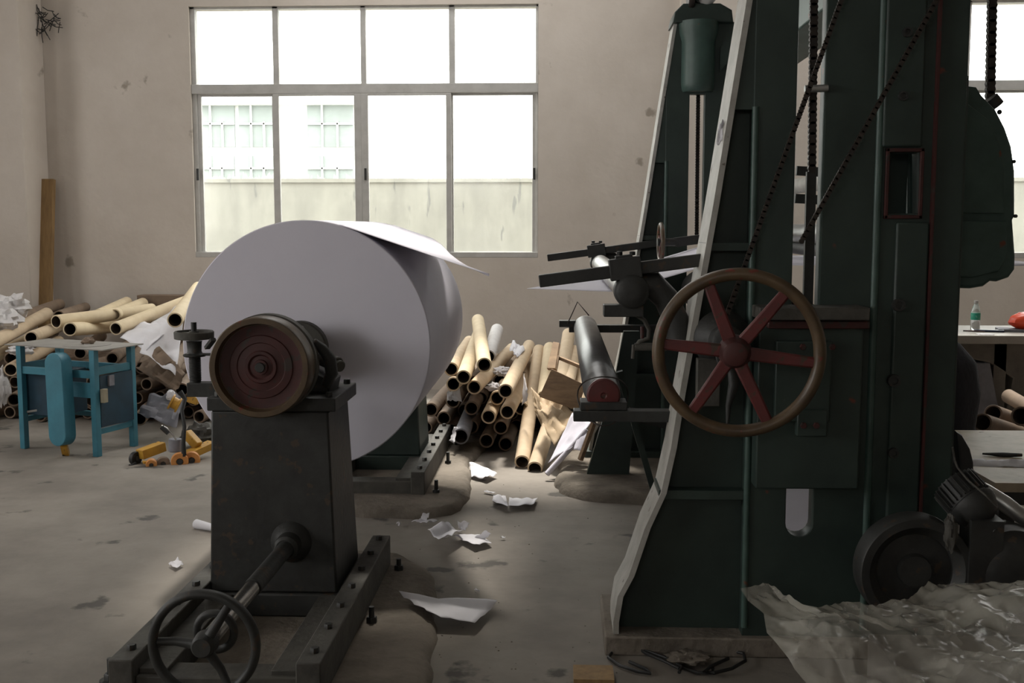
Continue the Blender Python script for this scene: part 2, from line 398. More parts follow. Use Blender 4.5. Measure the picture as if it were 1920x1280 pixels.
# rough concrete plinths under the machines
def plinth(name, pts, h, m=M_plinth, slope=0.06):
    pts = [Vector((p[0], p[1], 0)) for p in pts]
    n = len(pts); dense = []
    for i in range(n):
        a, b = pts[i], pts[(i + 1) % n]; k = max(1, int((b - a).length / 0.05))
        for j in range(k):
            q = a.lerp(b, j / k); dense.append(q)
    c = sum(dense, Vector()) / len(dense)
    for _ in range(3):
        dense = [(dense[i - 1] + dense[i] * 2 + dense[(i + 1) % len(dense)]) / 4 for i in range(len(dense))]
    mb = MB(); rings = [(0.0, -0.01), (0.15, h * 0.35), (0.45, h * 0.75), (1.0, h)]
    vs = []; N = len(dense)
    for (t, z) in rings:
        for q in dense:
            dirv = (c - q).normalized(); nn = mnoise.noise(q * 5) * 0.022 + mnoise.noise(q * 17) * 0.01
            p = q + dirv * (slope * t + nn)
            vs.append(Vector((p.x, p.y, z)))
    fs = []
    for k in range(len(rings) - 1):
        for i in range(N):
            j = (i + 1) % N; fs.append((k * N + i, k * N + j, (k + 1) * N + j, (k + 1) * N + i))
    fs.append(tuple((len(rings) - 1) * N + i for i in range(N)))
    mb.add(vs, fs)
    return struct(name, mb, m, smooth=50)
g = lambda x, y: (G(x, y).x, G(x, y).y)
plinth('trim_3', [(-1.62, 5.62), g(655, 968), g(800, 975), g(862, 962), g(884, 925), g(880, 875), g(902, 852), (-0.45, 7.6), (-1.7, 7.6)], 0.05)
plinth('trim_4', [g(1048, 893), g(1035, 905), g(1052, 928), g(1110, 941), g(1175, 945), (0.6, 5.75), (1.6, 5.75), (1.7, 7.4), (0.05, 7.4), (0.0, 6.9)], 0.06)
plinth('trim_5', [(-1.48, 2.9), (-1.45, 3.4), (-1.43, 4.78), (-0.75, 4.85), (-0.52, 4.55), (-0.44, 3.9), (-0.40, 3.2), (-0.5, 2.8)], 0.045)

# ================================================================== YARD OUTSIDE
tag(MB().box(-40, 60, 10.3, 60, -0.3, -0.1).build('yard_ground', M_outground), 'pale concrete yard outside the windows', 'ground', kind='structure')
yz = P(600, 342, 15).z
mb = MB().box(-12, 16, 15, 15.2, -0.1, yz); mb.box(-12, 16, 14.97, 15.23, yz, yz + 0.05)
yw = mb.build('yard_wall', M_outwall, label='stained grey concrete yard wall outside the large window', cat='wall')
sh = MB()
for i in range(150):
    x = -6 + 7.5 * random.random(); hgt = 0.03 + 0.09 * random.random()
    q = Vector((x, 15.05 + 0.1 * random.random(), yz + 0.05)); wd = 0.02 + 0.03 * random.random()
    sh.add([q + Vector((-wd, 0, 0)), q + Vector((wd, 0, 0)), q + Vector((0, 0.012, 0)), q + Vector((random.uniform(-.03, .03), 0, hgt))], [(0, 1, 2), (0, 1, 3), (1, 2, 3), (2, 0, 3)])
sh.build('glass_shards', M_shard, yw, kind='stuff')
YBd = 26.0
b = lambda px, py: P(px, py, YBd)
zt = b(500, 186).z
bl = MB().box(b(250, 200).x, b(668, 200).x, YBd, YBd + .8, -0.1, zt)
bl.box(b(240, 200).x, b(675, 200).x, YBd - 0.3, YBd + 1, zt - 0.15, zt)
bo = bl.build('neighbouring_building', M_outbuild, label='pale washed-out building with barred windows beyond the yard wall', cat='building')
for (x0, x1) in ((376, 440), (450, 520), (578, 662), (330, 366)):
    for (y0, y1) in ((197, 276), (292, 345)):
        if x0 == 578 and y0 == 197: pass
        wb = MB(); a = b(x0, y1); c = b(x1, y0)
        wb.box(a.x, c.x, YBd - 0.05, YBd + 0.02, a.z, c.z)
        wo = wb.build('window', M_outglass, bo)
        br = MB(); k = 3
        for i in range(1, k):
            xx = a.x + (c.x - a.x) * i / k; br.box(xx - 0.02, xx + 0.02, YBd - 0.12, YBd - 0.06, a.z, c.z - (c.z - a.z) * (0.0 if i % 2 else 0.4))
        zz = a.z + (c.z - a.z) * 0.55; br.box(a.x, c.x, YBd - 0.12, YBd - 0.06, zz - 0.02, zz + 0.02)
        br.build('window_bars', M_outbuild, wo)

# ================================================================== PAPER ROLL ON ITS STANDS
RYF, RYB = 4.70, 6.30
RC = P(574, 648, RYF); RR = 0.545
prof = [(0.07, 0.0), (RR - 0.004, 0.0), (RR, 0.003), (RR, RYB - RYF - 0.003), (RR - 0.004, RYB - RYF), (0.07, RYB - RYF)]
rl = MB().lathe((RC.x, RYF, RC.z), (0, 1, 0), prof, 128, closed=True)
roll = rl.build('paper_roll', M_paper, label='huge white paper roll mounted between the two iron stands', cat='paper roll', smooth=30)
def torn_web(name, A, B, edge, parent=None, **k):
    pass
ang = math.radians(18.4)
T = Vector((RC.x + (RR + .0015) * math.sin(ang), 0, RC.z + (RR + .0015) * math.cos(ang)))
dw = Vector((math.cos(ang), 0, -math.sin(ang)))
def s_at(px):           # distance along the loose sheet whose near edge shows at this pixel
    p = P(px, 441 + .3375 * (px - 677), RYF); return (p.x - T.x) / dw.x
ye = [(-0.02, RYB), (s_at(730), RYB), (s_at(770), 5.95), (s_at(815), 5.36), (s_at(846), 5.05), (s_at(876), 4.84), (s_at(905), 4.73), (s_at(917), 4.702)]
def sh_fn(u, v):
    t = u * (len(ye) - 1); i = min(int(t), len(ye) - 2); f = t - i
    s_ = ye[i][0] * (1 - f) + ye[i + 1][0] * f; Y = ye[i][1] * (1 - f) + ye[i + 1][1] * f
    yy = RYF + (Y - RYF) * v
    return Vector((T.x, 0, T.z)) + dw * s_ + Vector((0, yy, 0.006 * math.sin(v * 5) * u))
MB().grid(sh_fn, 40, 24).build('loose_sheet', M_paper, roll, solid=0.0008)
# core and spindle
sp = MB().pipe((RC.x, RYF - 0.02, RC.z), (RC.x, RYB + 0.02, RC.z), 0.069, 0.05, 32)
sp.build('core', M_kraftdk, roll)

def stand(Yc, near):
    """iron stand that carries one end of the roll; Yc = middle of the pedestal"""
    s = 1 if near else -1           # near stand has the drum towards the camera
    zb = 0.045
    name = 'unwind_stand'
    lab = 'black iron stand with a dark red brake drum carrying the near end of the roll' if near else 'dark green iron stand with bolted rail behind the paper roll'
    root = empty(name, (-1.04, Yc, zb), lab, 'machine stand', 'pair of unwind stands')
    r0, r1 = (3.187, 4.586) if near else (5.806, 7.259)
    zt = 0.175
    for (a, b2) in ((-0.797, -0.72), (-1.38, -1.303)):
        y0 = r0
        rail = MB().box(a, b2, y0, r1, zb, zt).build('base_rail', M_greydk, root, bevel=0.004)
        n = 7
        for i in range(n):
            hexbolt(MB(), (a + 0.04, y0 + 0.09 + (r1 - y0 - 0.16) * i / (n - 1), zt), 0.015, 0.016).build('bolt', M_dark, rail)
        # inner ledge beside the rail
        xa = a - 0.09 if a > -1 else b2
        MB().box(xa, xa + 0.09, r0 + 0.05, r1 - 0.12, zb, zt - 0.045).build('rail_ledge', M_greydk, root, bevel=0.003)
    # cross tie
    MB().box(-1.303, -0.797 - 0.0, r0 + 0.02, r0 + 0.14, zb, zb + 0.07).build('cross_tie', M_greydk, root, bevel=0.004)
    # pedestal: box casting, tapering upward
    y0, y1 = Yc - 0.19, Yc + 0.19
    ptop = P(640, 733, 4.12).z
    xl, xr = -1.283, -0.846
    f = 0.02
    pd = MB().hexa([(xl - f, y0 - .01, zb + .09), (xr + 0.025, y0 - .01, zb + .09), (xr + 0.025, y1 + .05, zb + .09), (xl - f, y1 + .05, zb + .09),
                    (xl, y0, ptop - .05), (xr, y0, ptop - .05), (xr, y1, ptop - .05), (xl, y1, ptop - .05)])
    pd.box(xl - 0.03, xr + 0.035, y0 - .02, y1 + .06, zb, zb + .09)
    ped = pd.build('pedestal', M_dark if near else M_green, root, bevel=0.008)
    tp = MB().box(xl - 0.012, xr + 0.03, y0 - 0.01, y1 + 0.03, ptop - .05, ptop)
    top = tp.build('top_plate', M_dark, root, bevel=0.004)
    tb = MB()
    for xx in (xl + .02, xr):
        for yy in (y0 + .03, y1 - .01): hexbolt(tb, (xx, yy, ptop), 0.014, 0.018)
    tb.build('plate_bolts', M_dark, top)
    cx, cz = RC.x, RC.z
    # bearing housing: two flared cheeks and a cap
    q = MB()
    q.flat([(cx - .2, ptop), (cx + .235, ptop), (cx + .245, ptop + .045), (cx + .15, ptop + .1), (cx + .16, cz + .02), (cx + .1, cz + .13), (cx, cz + .155), (cx - .1, cz + .12), (cx - .15, cz + .02), (cx - .14, ptop + .1), (cx - .19, ptop + .05)], [], Yc - .09, Yc + .1, bevel=0.01)
    q.build('bearing_housing', M_dark, root)
    sh = MB().cyl((cx, Yc - .12 * s, cz), (cx, (RYF if near else RYB) + (0.01 if near else -.01), cz), 0.048, n=28)
    sh.build('spindle', M_steelroll if False else M_greydk, root)
    yc2 = RYF - .10 if near else RYB + .10
    ch = MB().lathe((cx, yc2 - .035, cz), (0, 1, 0), [(0.06, 0), (0.112, 0), (0.118, .006), (0.118, .05), (0.112, .056), (0.075, .06), (0.075, .13)], 40)
    ch.build('chuck_flange', M_greydk, root)
    if near:
        d = P(485, 690, 3.80)
        R = 97 * 3.80 / FPX
        # brake drum: rim, recessed red web and hub
        dm = MB().lathe((d.x, 3.80, d.z), (0, 1, 0), [(R - .028, .03), (R - .022, 0.0), (R - .004, 0), (R, .005), (R, .095), (R - .006, .1), (R - .03, .1), (R - .03, .03)], 72, closed=True)
        drum = dm.build('brake_drum', M_rim, root)
        MB().lathe((d.x, 3.80, d.z), (0, 1, 0), [(1e-4, .018), (.026, .018), (.028, .028), (.040, .030), (.046, .024), (.056, .024), (.060, .030), (.085, .033), (.088, .030), (.112, .032), (.115, .036), (R - .04, .036), (R - .0285, .034), (R - .0285, .06), (1e-4, .06)], 72).build('drum_web', M_reddk, drum)
        MB().lathe((d.x, 3.80, d.z), (0, 1, 0), [(1e-4, 0.010), (.016, .010), (.018, .013), (.018, .0175), (1e-4, .0175)], 32).build('hub', M_dark, drum)
        MB().lathe((d.x, 3.902, d.z), (0, 1, 0), [(R - .002, .0), (R + .004, .006), (R + .004, .05), (R - .02, .062), (.06, .062)], 72).build('brake_band', M_greydk, root)
        br = MB()
        br.path([P(588, 640, 3.95), P(606, 655, 3.97), P(618, 672, 4.0), P(622, 700, 4.02), P(612, 722, 4.04)], [.014, .02, .024, .024, .02], 12)
        br.build('brake_lever', M_dark, root)
        st = MB().cyl(P(606, 672, 4.16), P(634, 684, 4.10), 0.03, n=24, bev=.004); st.cyl(P(630, 683, 4.11), P(640, 687, 4.09), 0.022, n=20, bev=.004)
        st.build('clamp_stub', M_greydk, root)
        # vertical adjusting screw on the left
        Ys = 4.06
        c = P(366, 700, Ys)
        z = lambda py: P(366, py, Ys).z
        sc = MB().cyl((c.x, Ys, z(716)), (c.x, Ys, z(664)), 0.021, n=20)
        for k in range(14):
            zz = z(716) + .01 + k * 0.0065
            sc.torus((c.x, Ys, zz), (0, 0, 1), 0.021, 0.0022, 20, 5)
        sc.lathe((c.x, Ys, z(668)), (0, 0, 1), [(.04, 0), (.043, .004), (.043, .008), (.03, .012), (.026, .02), (.028, .055), (.03, .058)], 24)
        sc.cyl((c.x, Ys, z(630)), (c.x, Ys, z(604)), 0.0105, n=14)
        scr = sc.build('adjusting_screw', M_dark, root)
        hw = MB().lathe((c.x, Ys, z(635)), (0, 0, 1), [(.062, 0.002), (.068, 0), (.073, .002), (.074, .026), (.07, .03), (.064, .029)], 40, closed=True)
        for k in range(3):
            a = k * 2 * PI / 3 + .5
            hw.bar((c.x, Ys, z(635) + .018), (c.x + .066 * math.cos(a), Ys + .066 * math.sin(a), z(635) + .018), .014, .01)
        hw.cyl((c.x, Ys, z(635)), (c.x, Ys, z(635) + .03), .018, n=16)
        hw.build('screw_handwheel', M_greydk, root)
        am = MB().box(c.x - .025, xl + .05, Ys - .03, Ys + .03, z(742), z(716))
        MB().box(c.x + .025, cx - .13, Ys - .012, Ys + .012, z(666), z(662)).build('link_plate', M_dark, root)
        am.build('screw_arm', M_dark, root, bevel=.003)
        MB().bar(P(388, 652, 4.0), P(400, 636, 3.96), .02, .012).build('pawl', M_dark, root)
        # traverse shaft and its handwheel
        hz = 0.33; HY = 3.04
        hb = G(383, 1208, hz)
        hx = hb.x; HY = hb.y
        sf = MB().cyl((hx, HY + .02, hz), (hx, 3.42, hz), 0.026, n=24); sh2 = sf.build('traverse_shaft', M_steel, root)
        MB().cyl((hx, 3.42, hz), (hx, y0 + .01, hz), 0.03, n=24).build('shaft_sleeve', M_dark, root)
        bs = MB().lathe((hx, y0 - .10, hz), (0, 1, 0), [(.035, 0), (.045, .01), (.048, .06), (.075, .085), (.08, .1)], 32)
        for k in range(4):
            a = PI / 4 + k * PI / 2; hexbolt(bs, (hx + .064 * math.cos(a), y0 - .005, hz + .064 * math.sin(a)), .009, .012, (0, -1, 0))
        bs.build('shaft_boss', M_dark, root)
        Rw = 0.160
        wl = MB().torus((hx, HY, hz), (0, 1, 0), Rw - .013, .0135, 64, 12, 1.3).build('shaft_handwheel', M_dark, root)
        MB().lathe((hx, HY - .028, hz), (0, 1, 0), [(.001, 0), (.026, 0), (.032, .006), (.036, .05), (.03, .056)], 24).build('hub', M_dark, wl)
        for k in range(3):
            a = math.radians(58) + k * 2 * PI / 3
            p0 = Vector((hx + .03 * math.cos(a), HY, hz + .03 * math.sin(a))); p1 = Vector((hx + (Rw - .018) * math.cos(a), HY + .004, hz + (Rw - .018) * math.sin(a)))
            MB().path([p0, p0.lerp(p1, .5) + Vector((0, .012, 0)), p1], [.015, .0125, .011], 10).build('spoke', M_dark, wl)
        MB().torus((hx, HY + .1, hz), (0, 1, 0), .055, .012, 36, 10).build('locking_ring', M_dark, root)
    return root
def foundation_bolt(px, py, lab, h=.075, r=.019, group=None):
    p = G(px, py, 0.04)
    m = MB().lathe((p.x, p.y, .035), (0, 0, 1), [(.036, 0), (.036, .008), (.03, .009)], 20)
    m.lathe((p.x, p.y, .044), (0, 0, 1), [(.021, 0), (.021, .018), (.018, .022)], 6)
    m.cyl((p.x, p.y, .04), (p.x, p.y, .044 + h), .0105, n=12)
    m.build('foundation_bolt', M_dark, label=lab, cat='bolt', group='foundation bolts in the concrete')
stand(4.14, True)
stand(6.62, False)
foundation_bolt(840, 871, 'foundation bolt beside the middle of the far stand rail')
foundation_bolt(818, 926, 'foundation bolt in the concrete by the near end of the far rail')
foundation_bolt(858, 836, 'foundation bolt at the far end of the rail by the grey core')
foundation_bolt(748, 1070, 'foundation bolt right of the far end of the near stand rail', .05)
foundation_bolt(697, 1168, 'foundation bolt left of the large torn paper sheet', .06)
foundation_bolt(208, 1275, 'foundation bolt at the bottom left outside the near stand rail', .07)
foundation_bolt(1117, 868, 'foundation bolt on the plinth under the far machine frame', .1)

# ================================================================== CALENDER MACHINE
NY, FY = 3.75, 6.80
mc = empty('calendering_machine', (1.0, 5.3, 0), 'tall dark green calendering machine with a large red-spoked handwheel', 'machine')
def F(px, py): p = P(px, py, NY); return (p.x, p.z)
ZT = P(1262, 42, FY).z
sl = [F(1402, 0), F(1340, 380), F(1276, 740), F(1260, 840), F(1241, 925), F(1211, 990), F(1181, 1079), F(1160, 1118), F(1152, 1165)]
k_ = (sl[0][0] - sl[2][0]) / (sl[0][1] - sl[2][1])
top_pt = (sl[0][0] + k_ * (ZT - sl[0][1]), ZT)
left = [top_pt] + sl + [(sl[-1][0], 0.05)]
XR = 1.352
PX_ = F(1404, 600)[0]; SL, SR = F(1497, 300)[0], F(1548, 300)[0]
UL, UR = F(1467, 940)[0], F(1520, 940)[0]
zu = F(1490, 1005)[1]
def gapX(z, which):
    # slot edges: straight lines through the two measured heights
    (x0, z0), (x1, z1) = ((F(1497, 200), F(1467, 940)) if which == 0 else (F(1548, 200), F(1520, 940)))
    return x0 + (x1 - x0) * (z - z0) / (z1 - z0)
def side_frame(Y0, near):
    fr = MB()
    th = 0.20
    Ya, Yb = Y0 + .07, Y0 + .12
    inner = PX_ + .02
    # thin web of the casting
    zi = sl[0][1] + (inner - sl[0][0]) / k_; zc = sl[0][1] + (PX_ - sl[0][0]) / k_
    low = [p for p in left if p[1] < min(zi, sl[0][1] + 1e-6) - 1e-6] if zi < sl[0][1] else [p for p in left if p[1] < zi]
    fr.flat([(inner, zi)] + low + [(inner, .05)], [], Ya, Yb)
    # flush head above the recess
    zr = F(1385, 205)[1]
    xz = sl[0][0] + (sl[1][0] - sl[0][0]) * (sl[0][1] - zr) / (sl[0][1] - sl[1][1])
    hd = [(inner, zi)] + [p for p in low if p[1] > zr] + [(xz, zr), (inner, zr)]
    fr.flat(hd, [], Y0 + .004, Y0 + th)
    # posts in one plate, with the roll slot (round-ended at the bottom) and a recess
    slx0, slx1 = gapX(1.5, 0), gapX(1.5, 1)
    topz = P(1308, 176, FY).z
    rU = (slx1 - slx0) / 2; cxU = (slx0 + slx1) / 2
    slot = [(slx0, topz), (slx1, topz)] + [(cxU + rU * math.cos(-a * PI / 10), zu + rU + rU * math.sin(-a * PI / 10)) for a in range(11)]
    win = [F(1666, 286), F(1722, 286), F(1722, 400), F(1666, 400)]
    fr.flat([(PX_, .05), (XR, .05), (XR, ZT), (top_pt[0] + .004, ZT), (PX_, zc)], [slot, win], Y0, Y0 + .07, bevel=.004)
    fr.box(PX_, PX_ + .03, Y0 + .07, Y0 + th, .05, zc); fr.box(XR - .03, XR, Y0 + .07, Y0 + th, .05, ZT)
    fr.box(win[0][0] - .01, win[1][0] + .01, Y0 + .14, Y0 + .18, win[2][1] - .01, win[0][1] + .01)
    # ribs
    for (pa, pb) in ((455, 470), (922, 938)):
        z1, z0 = F(1400, pa)[1], F(1400, pb)[1]
        xl = None
        for i in range(len(left) - 1):
            (xa, za), (xb, zb2) = left[i], left[i + 1]
            if za >= z0 >= zb2: xl = xa + (xb - xa) * (za - z0) / (za - zb2 + 1e-9); break
        fr.box(xl, PX_, Y0 + .01, Y0 + th, z0, z1)
    fo = fr.build('side_frame', M_green, mc, smooth=35)
    # machined strip along the raked front edge
    ed = MB(); t = .016; vs = []; fs = []
    for i, (x, z) in enumerate(left):
        vs += [(x - .004, Y0 - .004, z), (x + t, Y0 - .004, z), (x + t, Y0 + th + .02, z), (x - .004, Y0 + th + .02, z)]
    for i in range(len(left) - 1):
        a = i * 4; c = a + 4
        for j in range(4):
            fs.append((a + j, a + (j + 1) % 4, c + (j + 1) % 4, c + j))
    n = len(vs); fs += [(0, 1, 2, 3), (n - 1, n - 2, n - 3, n - 4)]
    ed.add(vs, fs).build('front_edge', M_edge, fo, smooth=20)
    # lighter raised rib and panels of the rear post
    rb = MB()
    rb.cyl((F(1638, 600)[0], Y0 + .004, .1), (F(1638, 600)[0], Y0 + .004, ZT), .014, n=12)
    rb.cyl((PX_ + .008, Y0 + .004, .1), (PX_ + .008, Y0 + .004, F(1400, 200)[1]), .012, n=12)
    rb.build('rib', M_greenlt, fo)
    for (x0, x1, y0, y1) in ((1652, 1744, -160, 276), (1655, 1742, 416, 1075)):
        a = F(x0, y1); c = F(x1, y0)
        MB().box(a[0], c[0], Y0 - .014, Y0 + .002, a[1], min(c[1], ZT - .02)).build('raised_panel', M_green, fo, bevel=.01)
    fm = MB(); a = F(1656, 410); c = F(1732, 278); ww = .012
    fm.box(a[0], c[0], Y0 - .012, Y0 + .001, a[1], a[1] + ww); fm.box(a[0], c[0], Y0 - .012, Y0 + .001, c[1] - ww, c[1])
    fm.box(a[0], a[0] + ww, Y0 - .012, Y0 + .001, a[1], c[1]); fm.box(c[0] - ww, c[0], Y0 - .012, Y0 + .001, a[1], c[1])
    fm.build('recess_surround', M_reddk, fo, bevel=.002)
    for (x, y, r) in ((1698, 62, 9), (1690, 181, 9), (1682, 571, 12), (1673, 712, 12), (1672, 847, 10)):
        q = F(x, y); rr = r * NY / FPX
        MB().lathe((q[0], Y0 - .026, q[1]), (0, 1, 0), [(rr * .55, .006), (rr * .6, 0), (rr * .95, 0), (rr, .004), (rr, .02)], 20).build('bolt_head', M_dark, fo)
    MB().box(F(1747, 300)[0], F(1752, 300)[0], Y0 - .02, Y0 + .002, .1, ZT - .02).build('guide_strip', M_reddk, fo)
    MB().box(.17 if near else .17, 1.43, Y0 - .03, Y0 + .42, .0 if near else .03, .07 if near else .1).build('foot_plate', M_plinth if near else M_green, fo, bevel=.006)
    # lifting-screw housing over the slot
    hc = P(1313, 120, FY); hx = (slx0 + slx1) / 2
    zz0, zz1 = P(1313, 173, FY).z, P(1313, 62, FY).z
    hs = MB().lathe((hx, Y0 + .0, zz0), (0, 0, 1), [(.085, 0), (.095, .01), (.1, .05), (.1, zz1 - zz0 - .05), (.115, zz1 - zz0), (.12, ZT - zz0 + .0)], 36)
    hs.build('screw_housing', M_greenlt, fo)
    cap = MB().flat([(hx - .16, ZT - .01), (hx + .2, ZT - .01), (hx + .19, ZT + .06), (hx + .12, ZT + .1), (hx - .1, ZT + .1), (hx - .15, ZT + .05)], [], Y0 - .06, Y0 + .24, bevel=.008)
    cap.lathe((hx + .03, Y0 - .05, ZT + .17), (0, 1, 0), [(.02, 0), (.075, 0), (.08, .01), (.08, .06), (.05, .08), (.05, .2)], 28)
    cap.build('gear_cap', M_green, fo)
    gw = MB().lathe((hx + .07, Y0 - .1, ZT + .16), (-.5, 1, -.35), [(.045, 0), (.05, .01), (.05, .16), (.04, .18)], 24)
    gw.build('worm_shaft_end', M_frame, fo)
    MB().lathe((hx - .07, Y0 - .02, ZT + .17), (1, 0, 0), [(.1, 0), (.105, .006), (.105, .03), (.1, .036)], 36).build('worm_wheel', M_chain, fo)
    # brace plate on the right of the housing
    MB().flat([(hx + .13, zz0 + .12), (hx + .30, zz0 + .32), (hx + .30, ZT - .02), (hx + .13, ZT - .15)], [], Y0 - .02, Y0 + .002).build('brace_plate', M_green, fo)
    return fo
nf = side_frame(NY, True)
ff = side_frame(FY, False)

def chain(name, p0, p1, wdt, parent, pitch=None):
    p0 = Vector(p0); p1 = Vector(p1); L = (p1 - p0).length; pitch = pitch or wdt * .62; n = int(L / pitch); d = (p1 - p0) / n
    m = MB()
    ax = Vector((0, 1, 0)) if abs(d.normalized().y) < .7 else Vector((1, 0, 0))
    for i in range(n + 1):
        q = p0 + d * i; off = ax * (wdt * .2)
        m.cyl(q - off * 1.6, q + off * 1.6, wdt * .5, n=10)
        if i < n:
            e = off * (1.5 if i % 2 else 1.0)
            for s_ in (-1, 1): m.bar(q + e * s_, q + d + e * s_, wdt * .12, wdt * .62, up=d.cross(ax))
    return m.build(name, M_chain, parent)
# lifting chains in the slots
cxn = P(1523, 200, NY + .04)
chain('lifting_chain', P(1527, -120, NY + .04), P(1522, 325, NY + .04), .028, mc)
MB().bar(P(1521, 322, NY + .04), P(1514, 575, NY + .04), .032, .02, up=(0, 1, 0)).build('chain_rod', M_dark, mc)
chain('lifting_chain', P(1309, 178, FY + .08), P(1306, 452, FY + .08), .026, mc)
chain('lifting_chain', P(1862, -80, 4.2), P(1856, 190, 4.2), .034, mc)
chain('drive_chain', P(1632, -150, 3.66), P(1362, 592, 3.66), .017, mc)
chain('drive_chain', P(1790, -60, 3.64), P(1503, 452, 3.64), .017, mc)
# cross pin in the slot
MB().cyl(P(1509, 167, NY - .01), P(1552, 165, NY - .01), .0125, n=16).build('cross_pin', M_steelroll, mc)
# cross beams tying both frames
MB().box(1.12, 1.36, NY + .2, FY, 2.42, 2.62).build('cross_beam', M_greenlt, mc, bevel=.008)
# calender rolls
def roll_y(name, x, z, r, y0, y1, m, parent=mc, jr=None, **k):
    jr = jr or r * .45
    mb = MB().lathe((x, y0, z), (0, 1, 0), [(jr, -.1), (jr, 0), (r - .006, 0), (r, .006), (r, y1 - y0 - .006), (r - .006, y1 - y0), (jr, y1 - y0), (jr, y1 - y0 + .1)], 48)
    return mb.build(name, m, parent, **k)
roll_y('calender_roll', .868, 1.12, .12, NY + .3, FY - .1, M_dark, jr=.045)
roll_y('calender_roll', .868, .84, .15, NY + .3, FY - .1, M_dark, jr=.045)
roll_y('lead_roller', P(1520, 438, 5.4).x, P(1520, 438, 5.4).z, .047, 4.3, 6.6, M_steelroll)
roll_y('lead_roller', P(1520, 468, 5.3).x + .02, P(1520, 468, 5.3).z, .03, 4.3, 6.6, M_dark)
roll_y('lead_roller', P(1535, 342, 5.3).x, P(1535, 342, 5.3).z, .038, 4.6, 6.6, M_edge)
for (pa, y_) in (((1515, 320), 4.9), ((1512, 372), 4.9)):
    MB().bar(P(pa[0] - 22, pa[1], y_), P(pa[0] + 30, pa[1] + 3, y_), .03, .04).build('roller_bracket', M_dark, mc)

# finished sheet running between the rolls
# --- guide arms
def arm(Y0, pts, w1, parent=mc):
    a, b2 = pts
    o = MB().bar(P(*a, Y0), P(*b2, Y0), .05, w1).build('guide_arm', M_dark, parent, bevel=.004)
    return o
def arm_set(near):
    Y0 = 3.86 if near else 6.78
    A0, A1 = P(1011, 527, 3.86), P(1400, 476, 3.86)
    dY = Y0 - 3.86
    A0 = Vector((A0.x, Y0, A0.z)); A1 = Vector((A1.x, Y0, A1.z))
    o = MB().bar(A0, A1, .045, .044).build('guide_arm', M_dark, mc, bevel=.004)
    u = (A1 - A0).normalized(); up = Vector((0, 0, 1))
    cc = P(1172, 503, 3.86); cc.y = Y0
    cl = MB().bar(cc - u * .055, cc + u * .055, .075, .075); cl.bar(cc - u * .03, cc + u * .03, .05, .095)
    hexbolt(cl, cc + Vector((-.02, 0, .046)), .012, .014); hexbolt(cl, cc + Vector((.025, 0, .046)), .012, .014)
    cl.build('arm_clamp', M_dark, o, bevel=.005)
    bc = P(1184, 545, 3.86); bc.y = Y0
    be = MB().lathe((bc.x, Y0 - .05, bc.z), (0, 1, 0), [(.02, 0), (.048, .003), (.058, .012), (.062, .03), (.062, .1)], 36)
    be.bar(bc + Vector((0, 0, .0)), cc, .05, .05)
    be.build('roller_bearing', M_dark, o)
    # curved bracket down to the frame
    pts = [P(1190, 535, 3.86), P(1225, 535, 3.86), P(1250, 560, 3.86), P(1268, 600, 3.86), P(1280, 650, 3.86)]
    for p_ in pts: p_.y = Y0 + .02
    MB().path(pts, [.04, .05, .045, .045, .05], 12).build('curved_bracket', M_dark, o)
    return o, bc
na, bc = arm_set(True)
fa, _ = arm_set(False)
MB().box(P(1131, 575, 3.9).x, P(1205, 575, 3.9).x, 3.85, 3.93, P(1160, 592, 3.9).z, P(1160, 570, 3.9).z).build('stop_bar', M_dark, mc, bevel=.003)
roll_y('guide_roller', bc.x, bc.z, .052, 3.93, 6.72, M_steelroll, jr=.02)
# small handwheel on the far arm
c = P(1239, 454, 6.2)
wm = MB().torus(c, (1, .03, 0), .10, .012, 44, 10).build('small_handwheel', M_rim, mc)
for k in range(4):
    a = k * PI / 2 + .4; e = Vector((-.03 * math.cos(a) * .1, math.cos(a) * .095, math.sin(a) * .095))
    MB().bar(c, c + e, .012, .016).build('spoke', M_red, wm)
MB().cyl(c - Vector((.02, 0, 0)), c + Vector((.10, .012, 0)), .022, n=16).build('hub', M_dark, wm)
MB().bar(c + Vector((.08, 0, 0)), P(1330, 446, 6.3), .04, .05).build('handwheel_shaft', M_dark, mc)
# --- rubber covered roller below with red end
nb = P(1132, 742, 3.95); R2 = 35 * 3.95 / FPX
yb = 6.7
rr = MB().lathe((nb.x, 3.98, nb.z), (0, 1, 0), [(R2 - .01, 0), (R2 - .004, .01), (R2 - .004, .16), (R2 + .004, .17), (R2 + .004, yb - 3.99), (R2 - .004, yb - 3.98)], 48).build('spreader_roller', M_rubber, mc)
MB().lathe((nb.x, 3.955, nb.z), (0, 1, 0), [(.008, .004), (.012, 0), (R2 - .012, .003), (R2 - .006, .01), (R2 - .006, .03)], 40).build('end_cap', M_red, rr, label='worn red end cap')
br = MB()
br.box(nb.x - .11, .62, 3.93, 4.0, nb.z - R2 - .025, nb.z - R2 + .015)
br.box(nb.x - .085, nb.x + .085, 3.94, 4.05, nb.z - R2 + .015, nb.z - R2 + .045)
br.build('roller_bracket', M_dark, mc, bevel=.003)
br = MB()
br.box(nb.x - .10, .62, 6.66, 6.74, nb.z - .03, nb.z + .015); br.box(nb.x - .16, nb.x - .06, 6.63, 6.70, nb.z + .005, nb.z + .045)
br.build('roller_bracket', M_dark, mc, bevel=.003)
wr = MB(); rw = R2 + .022
wp = [Vector((nb.x + rw * math.cos(a) * 1.05, 3.97 + .07 * math.cos(a * 2), nb.z - .012 + rw * math.sin(a))) for a in [i * 2 * PI / 30 for i in range(31)]]
